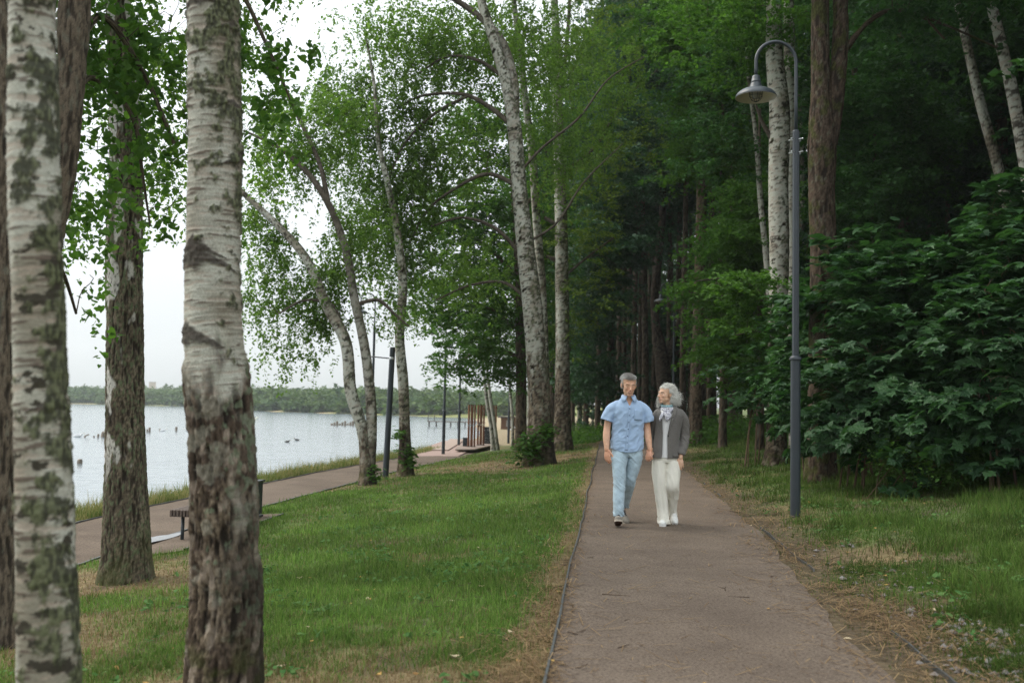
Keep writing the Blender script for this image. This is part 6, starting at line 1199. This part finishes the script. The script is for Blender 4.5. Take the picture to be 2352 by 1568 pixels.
# ---------------------------------------------------------------- the woman
def make_woman(px, Y):
    c0 = at(px, 1200, Y); root = empty('person', (c0[0], Y, float(H(c0[0], Y)) + .018), 0, 'woman in grey blazer and wide cream trousers, silver hair, looking up at the man', 'person')
    Mh = np.array(Matrix.Rotation(R(-60), 3, 'Z') @ Matrix.Rotation(R(-5), 3, 'X') @ Matrix.Rotation(R(-4), 3, 'Y')); hc = np.array([-.046, .0, 1.557]); k = .97
    pc = head_parts(Mh, hc, True); pc.append(cap_([hc + Mh @ np.array([0, .03, -.06]), (-.025, .015, 1.42), (-.01, .02, 1.36)], [.050, .048, .056]))
    pc.append(loft([(-.03, .01, .80, .13, .085), (-.02, .01, 1.0, .115, .08), (-.01, .01, 1.2, .13, .088), (.0, .01, 1.31, .14, .085), (-.0, .012, 1.37, .09, .06), (-.012, .015, 1.41, .05, .05)]))
    RW = (.128, -.075, .805); LW = (-.206, -.010, .878)
    pc.append(cap_([(.145, .01, 1.30), (.185, .03, 1.08), RW], [.045, .038, .024])); pc.append(cap_([(-.145, .02, 1.30), (-.215, .09, 1.08), LW], [.045, .038, .024]))
    pc += hand(RW, (-.02, -.12, -1), (-.9, -.4, 0), (.2, .9, 0), (.2, .3, .25), (.45, .9, .2), .95); pc += hand(LW, (-.14, -.22, -1), (.6, -.75, .1), (-.75, -.60, 0), (.55, .75, .5), (.3, .8, .6), .95)
    pc.append(cap_([(-.10, 0, .80), (-.10, -.03, .45), (-.075, -.03, .10)], [.07, .05, .036])); pc.append(cap_([(.04, 0, .80), (.030, -.045, .45), (.056, .035, .30), (.066, .11, .13)], [.065, .045, .04, .03]))
    V, P, N = fuse(pc, .0040, 4); skin = C3(.62, .385, .26); col = np.repeat(skin[None], len(V), 0) * (1 + .07 * fbm(V * 25, 2))[:, None]; hd = V[:, 2] > 1.42; col[hd] = head_cols(V[hd], Mh, hc, col[hd], k, skin, C3(.45, .17, .14), C3(.22, .17, .13), eyes='open')
    mesh_np('body', V, P, M_SKIN, root, cols=col)
    # hair: silver bob blown to the right
    rs = np.random.RandomState(2); hp = [((lambda v: (v[0] * k @ Mh.T + hc, v[1]))(ell(cc, r))) for cc, r in (((0, .030, .045), (.086, .103, .088)), ((0, .065, -.015), (.080, .078, .080)))]
    hp += [ell((.030, .015, 1.535), (.072, .072, .068)), ell((.055, .02, 1.50), (.050, .058, .042))]; HV, HP, HN = fuse(hp, .0055, 3); L = (HV - hc) @ Mh / k
    bad = ((L[:, 1] < -.012) & (L[:, 2] < .068)) | ((L[:, 1] < .028) & (L[:, 2] < .012) & (HV[:, 0] < .0)); HP = cut(HP, bad); HV = HV + HN * (.007 * fbm(HV * np.array([18, 18, 45]), 3))[:, None]
    c1, c2 = C3(.55, .54, .49), C3(.86, .85, .80); hcol = cmix(c1, c2, np.clip(.5 + fbm(HV * np.array([30, 30, 70]), 2), 0, 1)); mb = MB(); mb.add(HV, HP, hcol)
    idx = np.where(~bad & (L[:, 2] > -.14))[0]; n = 8500; pk = rs.choice(idx, n); r0 = HV[pk]; ll = L[pk]; nn = HN[pk]
    end = r0.copy(); back = np.array([.026, .01, -.045]) * rs.uniform(.6, 1.6, (n, 1)); end += back * (.45 + .5 * sstep(1.58, 1.46, r0[:, 2]))[:, None] + nn * rs.uniform(.0, .022, (n, 1)) + rs.normal(0, .008, (n, 3)); lowz = 1.425 + rs.normal(0, .014, n); end[:, 2] = np.maximum(end[:, 2], lowz); mid = (r0 + end) / 2 + nn * rs.uniform(.008, .024, (n, 1)) + np.array([0, 0, .008])
    strands(mb, r0, end, mid, hcol[pk] * rs.uniform(.75, 1.25, (n, 1)), .0010, 7, rs, .004)
    # top layer from the parting, swept back
    n = 2300; u = rs.rand(n); a = rs.uniform(-1, 1, n); q0 = np.stack([a * .05, -.045 + .09 * u, .118 - .3 * a * a * .1 + u * .010], -1) * k @ Mh.T + hc; q1 = q0 + np.array([.062, .0, -.02]) * rs.uniform(.6, 1.35, (n, 1)) + rs.normal(0, .016, (n, 3)); q1[:, 2] -= rs.uniform(0, .07, n); qm = (q0 + q1) / 2 + np.array([0, 0, .028]); strands(mb, q0, q1, qm, cmix(c1, c2, rs.rand(n)), .0010, 7, rs, .003)
    # flying ends at the right and locks falling behind the cheek on the left
    n = 260; q0 = np.array([.07, .02, 1.55]) + rs.normal(0, .028, (n, 3)); q1 = q0 + np.array([.042, 0, -.03]) * rs.uniform(.5, 1.4, (n, 1)) + rs.normal(0, .018, (n, 3)); strands(mb, q0, q1, (q0 + q1) / 2 + np.array([.0, 0, .018]), cmix(c1, c2, rs.rand(n)), .0012, 7, rs, .006)
    n = 900; q0 = np.stack([-.085 + rs.normal(0, .010, n), .055 + rs.normal(0, .012, n), 1.60 + rs.normal(0, .02, n)], -1); q1 = np.stack([-.118 + rs.normal(0, .016, n), .045 + rs.normal(0, .015, n), 1.405 + rs.normal(0, .016, n)], -1); strands(mb, q0, q1, (q0 + q1) / 2 + np.array([-.022, .0, 0]), cmix(c1, c2, rs.rand(n)), .0014, 8, rs, .006)
    mb.build('hair', M_HAIR, root, smooth=True)
    # white top inside the blazer
    V, P, N = fuse([loft([(-.045, .010, .798, .158, .124), (-.035, .01, .95, .138, .112), (-.02, .01, 1.1, .136, .110), (-.008, .01, 1.25, .150, .112), (-.005, .01, 1.33, .14, .098), (-.01, .012, 1.39, .08, .07)], 40, 40)], .007, 2); V = V + N * (.004 * fbm(V * np.array([16, 16, 5]), 2))[:, None]; mesh_np('white_top', V, P, M_WSHIRT, root)
    # blazer
    pc = [loft([(-.048, .010, .795, .172, .140), (-.040, .010, .90, .160, .134), (-.026, .010, 1.02, .150, .128), (-.016, .010, 1.14, .152, .128), (-.004, .010, 1.25, .165, .130), (.002, .010, 1.32, .172, .122), (.004, .012, 1.365, .150, .100), (.0, .014, 1.40, .105, .080), (-.004, .016, 1.425, .072, .064)], 56, 60),
          cap_([(.125, .012, 1.325), (.165, .018, 1.27), (.192, .035, 1.08), (.180, .0, .97), (.142, -.055, .855)], [.062, .064, .055, .053, .047], 24), cap_([(-.125, .012, 1.325), (-.165, .03, 1.27), (-.215, .09, 1.08), (-.222, .06, .98), (-.212, .02, .925)], [.060, .060, .053, .050, .045], 24)]
    for kk, lim, dn in ((1, (.136, -.062, .835), (-.28, -.42, -1)), (2, (-.212, .01, .905), (0, -.4, -1))):
        V_, P_ = pc[kk]; dn = unit(dn); dd = (V_ - np.array(lim)) @ dn; pc[kk] = (V_ - np.maximum(dd, 0)[:, None] * dn * .97, P_)
    V, P, N = fuse(pc, .0052, 2); x, y, z = V.T; slv = sstep(.13, .16, x); fd = .0050 * fbm(np.stack([x * 10 + z * 3, y * 10, z * 6], -1) + 4, 3) + slv * .006 * (1 - np.abs(fbm(np.stack([x * 8, y * 8, z * 14 + x * 10], -1) + 9, 2)) * 3) * np.exp(-((z - 1.02) / .16) ** 2); fd = np.where(N[:, 2] < -.75, 0, fd); V = V + N * fd[:, None]; JV = V.copy()
    xl = np.interp(V[:, 2], [.78, .84, 1.06, 1.25, 1.34, 1.40], [-.112, -.100, -.094, -.100, -.118, -.125]); xr = np.interp(V[:, 2], [.78, .84, 1.06, 1.20, 1.34, 1.40], [-.036, -.036, -.040, -.016, .022, .034])
    kill = (V[:, 1] < 0) & (V[:, 0] > xl) & (V[:, 0] < xr); P = cut(P, V[:, 2] > 1.415); xm = (xl + xr) / 2; bk = used_ = kill
    def vs(q): return q
    V2 = V.copy(); V2[:, 0] = np.where(kill, np.where(V[:, 0] < xm, xl, xr), V[:, 0]); keep = [p[(~kill[p]).any(1)] for p in P]; keep = [p[~((V[p, 0] < xm[p]).any(1) & (V[p, 0] > xm[p]).any(1) & kill[p].any(1))] for p in keep]; V = V2; P = keep; mesh_np('blazer', V, P, M_JACKET, root); ja = root.children[-1]
    sheet('lapel', JV, quadgrid((.036, 1.405), (.078, 1.375), (-.002, 1.255), (.052, 1.300), 7, 5), M_JACKET, ja, .007); sheet('lapel', JV, quadgrid((.004, 1.262), (.050, 1.290), (-.034, 1.085), (-.030, 1.09), 10, 5), M_JACKET, ja, .007)
    sheet('lapel', JV, quadgrid((-.150, 1.355), (-.120, 1.37), (-.140, 1.22), (-.102, 1.25), 7, 5), M_JACKET, ja, .007); sheet('lapel', JV, quadgrid((-.140, 1.235), (-.102, 1.25), (-.098, 1.08), (-.094, 1.08), 9, 5), M_JACKET, ja, .007)
    sheet('pocket_flap', JV, quadgrid((.03, .842), (.10, .848), (.032, .812), (.102, .818), 4, 6), M_JACKET, ja, .006)
    MB().lathe([(0, .004), (.007, .004), (.009, .002), (.009, -.003)], (-.030, front_y(JV, -.03, 1.062) - .003, 1.062), 14, axis=[[1, 0, 0], [0, 0, -1], [0, 1, 0]]).build('button', M_BLACK, ja)
    # scarf
    def pat(V, teal=0.0):
        s = fbm(V * 60, 2); c = cmix(C3(.58, .58, .62), C3(.30, .30, .36), sstep(.05, .3, s)); c = cmix(c, C3(.06, .05, .06), sstep(.25, .4, fbm(V * 95 + 5, 2))); return cmix(c, C3(.12, .42, .44), teal)
    nk = [(-.03 + .062 * math.cos(a), .012 + .060 * math.sin(a), 1.425 + .012 * math.sin(a + .5)) for a in np.linspace(0, 2 * math.pi, 25)]
    nk2 = [(p[0] * 1.0, p[1], p[2] - .026) for p in nk]; nk3 = [(-.028 + .072 * math.cos(a), .010 + .072 * math.sin(a), 1.378 - .012 * math.sin(-a)) for a in np.linspace(0, 2 * math.pi, 25)]
    V, P, N = fuse([cap_(nk, [.015] * 25, 10), cap_(nk2, [.016] * 25, 10), cap_(nk3, [.015] * 25, 10)], .004, 2); V = V + N * (.003 * fbm(V * np.array([15, 15, 90]), 2))[:, None]
    sc = mesh_np('scarf', V, P, M_SCARF, root, cols=pat(V, (sstep(1.398, 1.41, V[:, 2]) * sstep(-.3, 0., np.sin(V[:, 2] * 420)) * .9 + .0)))
    V, P, N = fuse([ell((-.062, -.075, 1.352), (.022, .018, .02)), cap_([(-.062, -.080, 1.345), (-.052, -.108, 1.30), (-.045, -.125, 1.262)], [.014, .030, .022], 16), cap_([(-.045, -.122, 1.268), (-.044, -.130, 1.232)], [.020, .004], 12),
        cap_([(-.068, -.078, 1.345), (-.100, -.105, 1.315), (-.128, -.125, 1.262), (-.140, -.13, 1.238)], [.012, .018, .013, .004], 14), cap_([(-.05, -.07, 1.36), (-.01, -.085, 1.345), (.012, -.088, 1.372), (.03, -.06, 1.395)], [.012, .020, .018, .010], 14), cap_([(-.03, -.08, 1.345), (-.012, -.112, 1.31), (-.018, -.128, 1.27)], [.012, .018, .005], 14)], .004, 2)
    V = V + N * (.004 * (1 - np.abs(fbm(np.stack([V[:, 0] * 40 + V[:, 2] * 10, V[:, 1] * 20, V[:, 2] * 8], -1), 2)) * 3))[:, None]; mesh_np('scarf_knot', V, P, M_SCARF, sc, cols=pat(V))
    # trousers
    pc = [loft([(-.036, .010, .74, .150, .105), (-.036, .010, .79, .164, .114), (-.036, .010, .84, .145, .098), (-.036, .01, .90, .12, .09)], 48, 14),
          loft([(-.062, -.070, .022, .076, .090), (-.066, -.050, .10, .068, .082), (-.072, -.035, .18, .068, .080), (-.092, -.030, .33, .075, .084), (-.108, -.025, .47, .078, .088), (-.116, -.010, .62, .084, .098), (-.110, .01, .76, .088, .108)], 36, 40),
          loft([(.068, .120, .075, .050, .066), (.064, .100, .15, .054, .068), (.056, .03, .30, .068, .078), (.030, -.055, .45, .086, .088), (.040, -.035, .60, .088, .098), (.040, .005, .76, .086, .108)], 36, 40)]
    V, P, N = fuse(pc, .0058, 3); x, y, z = V.T; fd = (1 - np.abs(fbm(np.stack([x * 15 + z * 2.2, y * 9, z * 1.6], -1) + 2, 2)) * 2.6) * .0065 * sstep(.85, .6, z) + .005 * (1 - np.abs(fbm(np.stack([x * 7, y * 7, z * 14 - x * 9], -1), 2)) * 3) * sstep(.2, .05, z); fd = np.where(N[:, 2] < -.8, 0, fd); V = V + N * fd[:, None]; mesh_np('trousers', V, P, M_TROUSER, root)
    shoe(root, (-.072, .020, .0), R(-6), R(0), .245, M_SHOEW, M_SHOEW, M_SHOEW, False, .92, 0); shoe(root, (.082, .235, .0), R(6), R(-42), .245, M_SHOEW, M_SHOEW, M_SHOEW, False, .92, .92)
    V, Q_, T_ = tube([(.128, -.075, .79), (.130, -.077, .786)], [.012, .012], 10)
    return root
woman = make_woman(1535, 12.05)
# ================================================================ the air over the lake
def haze():
    x0, x1, y0, y1, z0, z1 = -930, 730, -60, 1130, -8, 60; V = np.array([(x, y, z) for x in (x0, x1) for y in (y0, y1) for z in (z0, z1)], float)
    m, nt, out = mat('pale_haze'); v = nt.nodes.new('ShaderNodeVolumePrincipled'); v.inputs['Density'].default_value = .00028; v.inputs['Color'].default_value = (.93, .97, 1, 1); v.inputs['Anisotropy'].default_value = .2
    nt.links.new(v.outputs[0], out.inputs['Volume']); o = mesh_np('haze', V, [np.array([[0, 1, 3, 2], [4, 6, 7, 5], [0, 4, 5, 1], [2, 3, 7, 6], [0, 2, 6, 4], [1, 5, 7, 3]])], m, smooth=False); tag(o, kind='stuff')
haze()
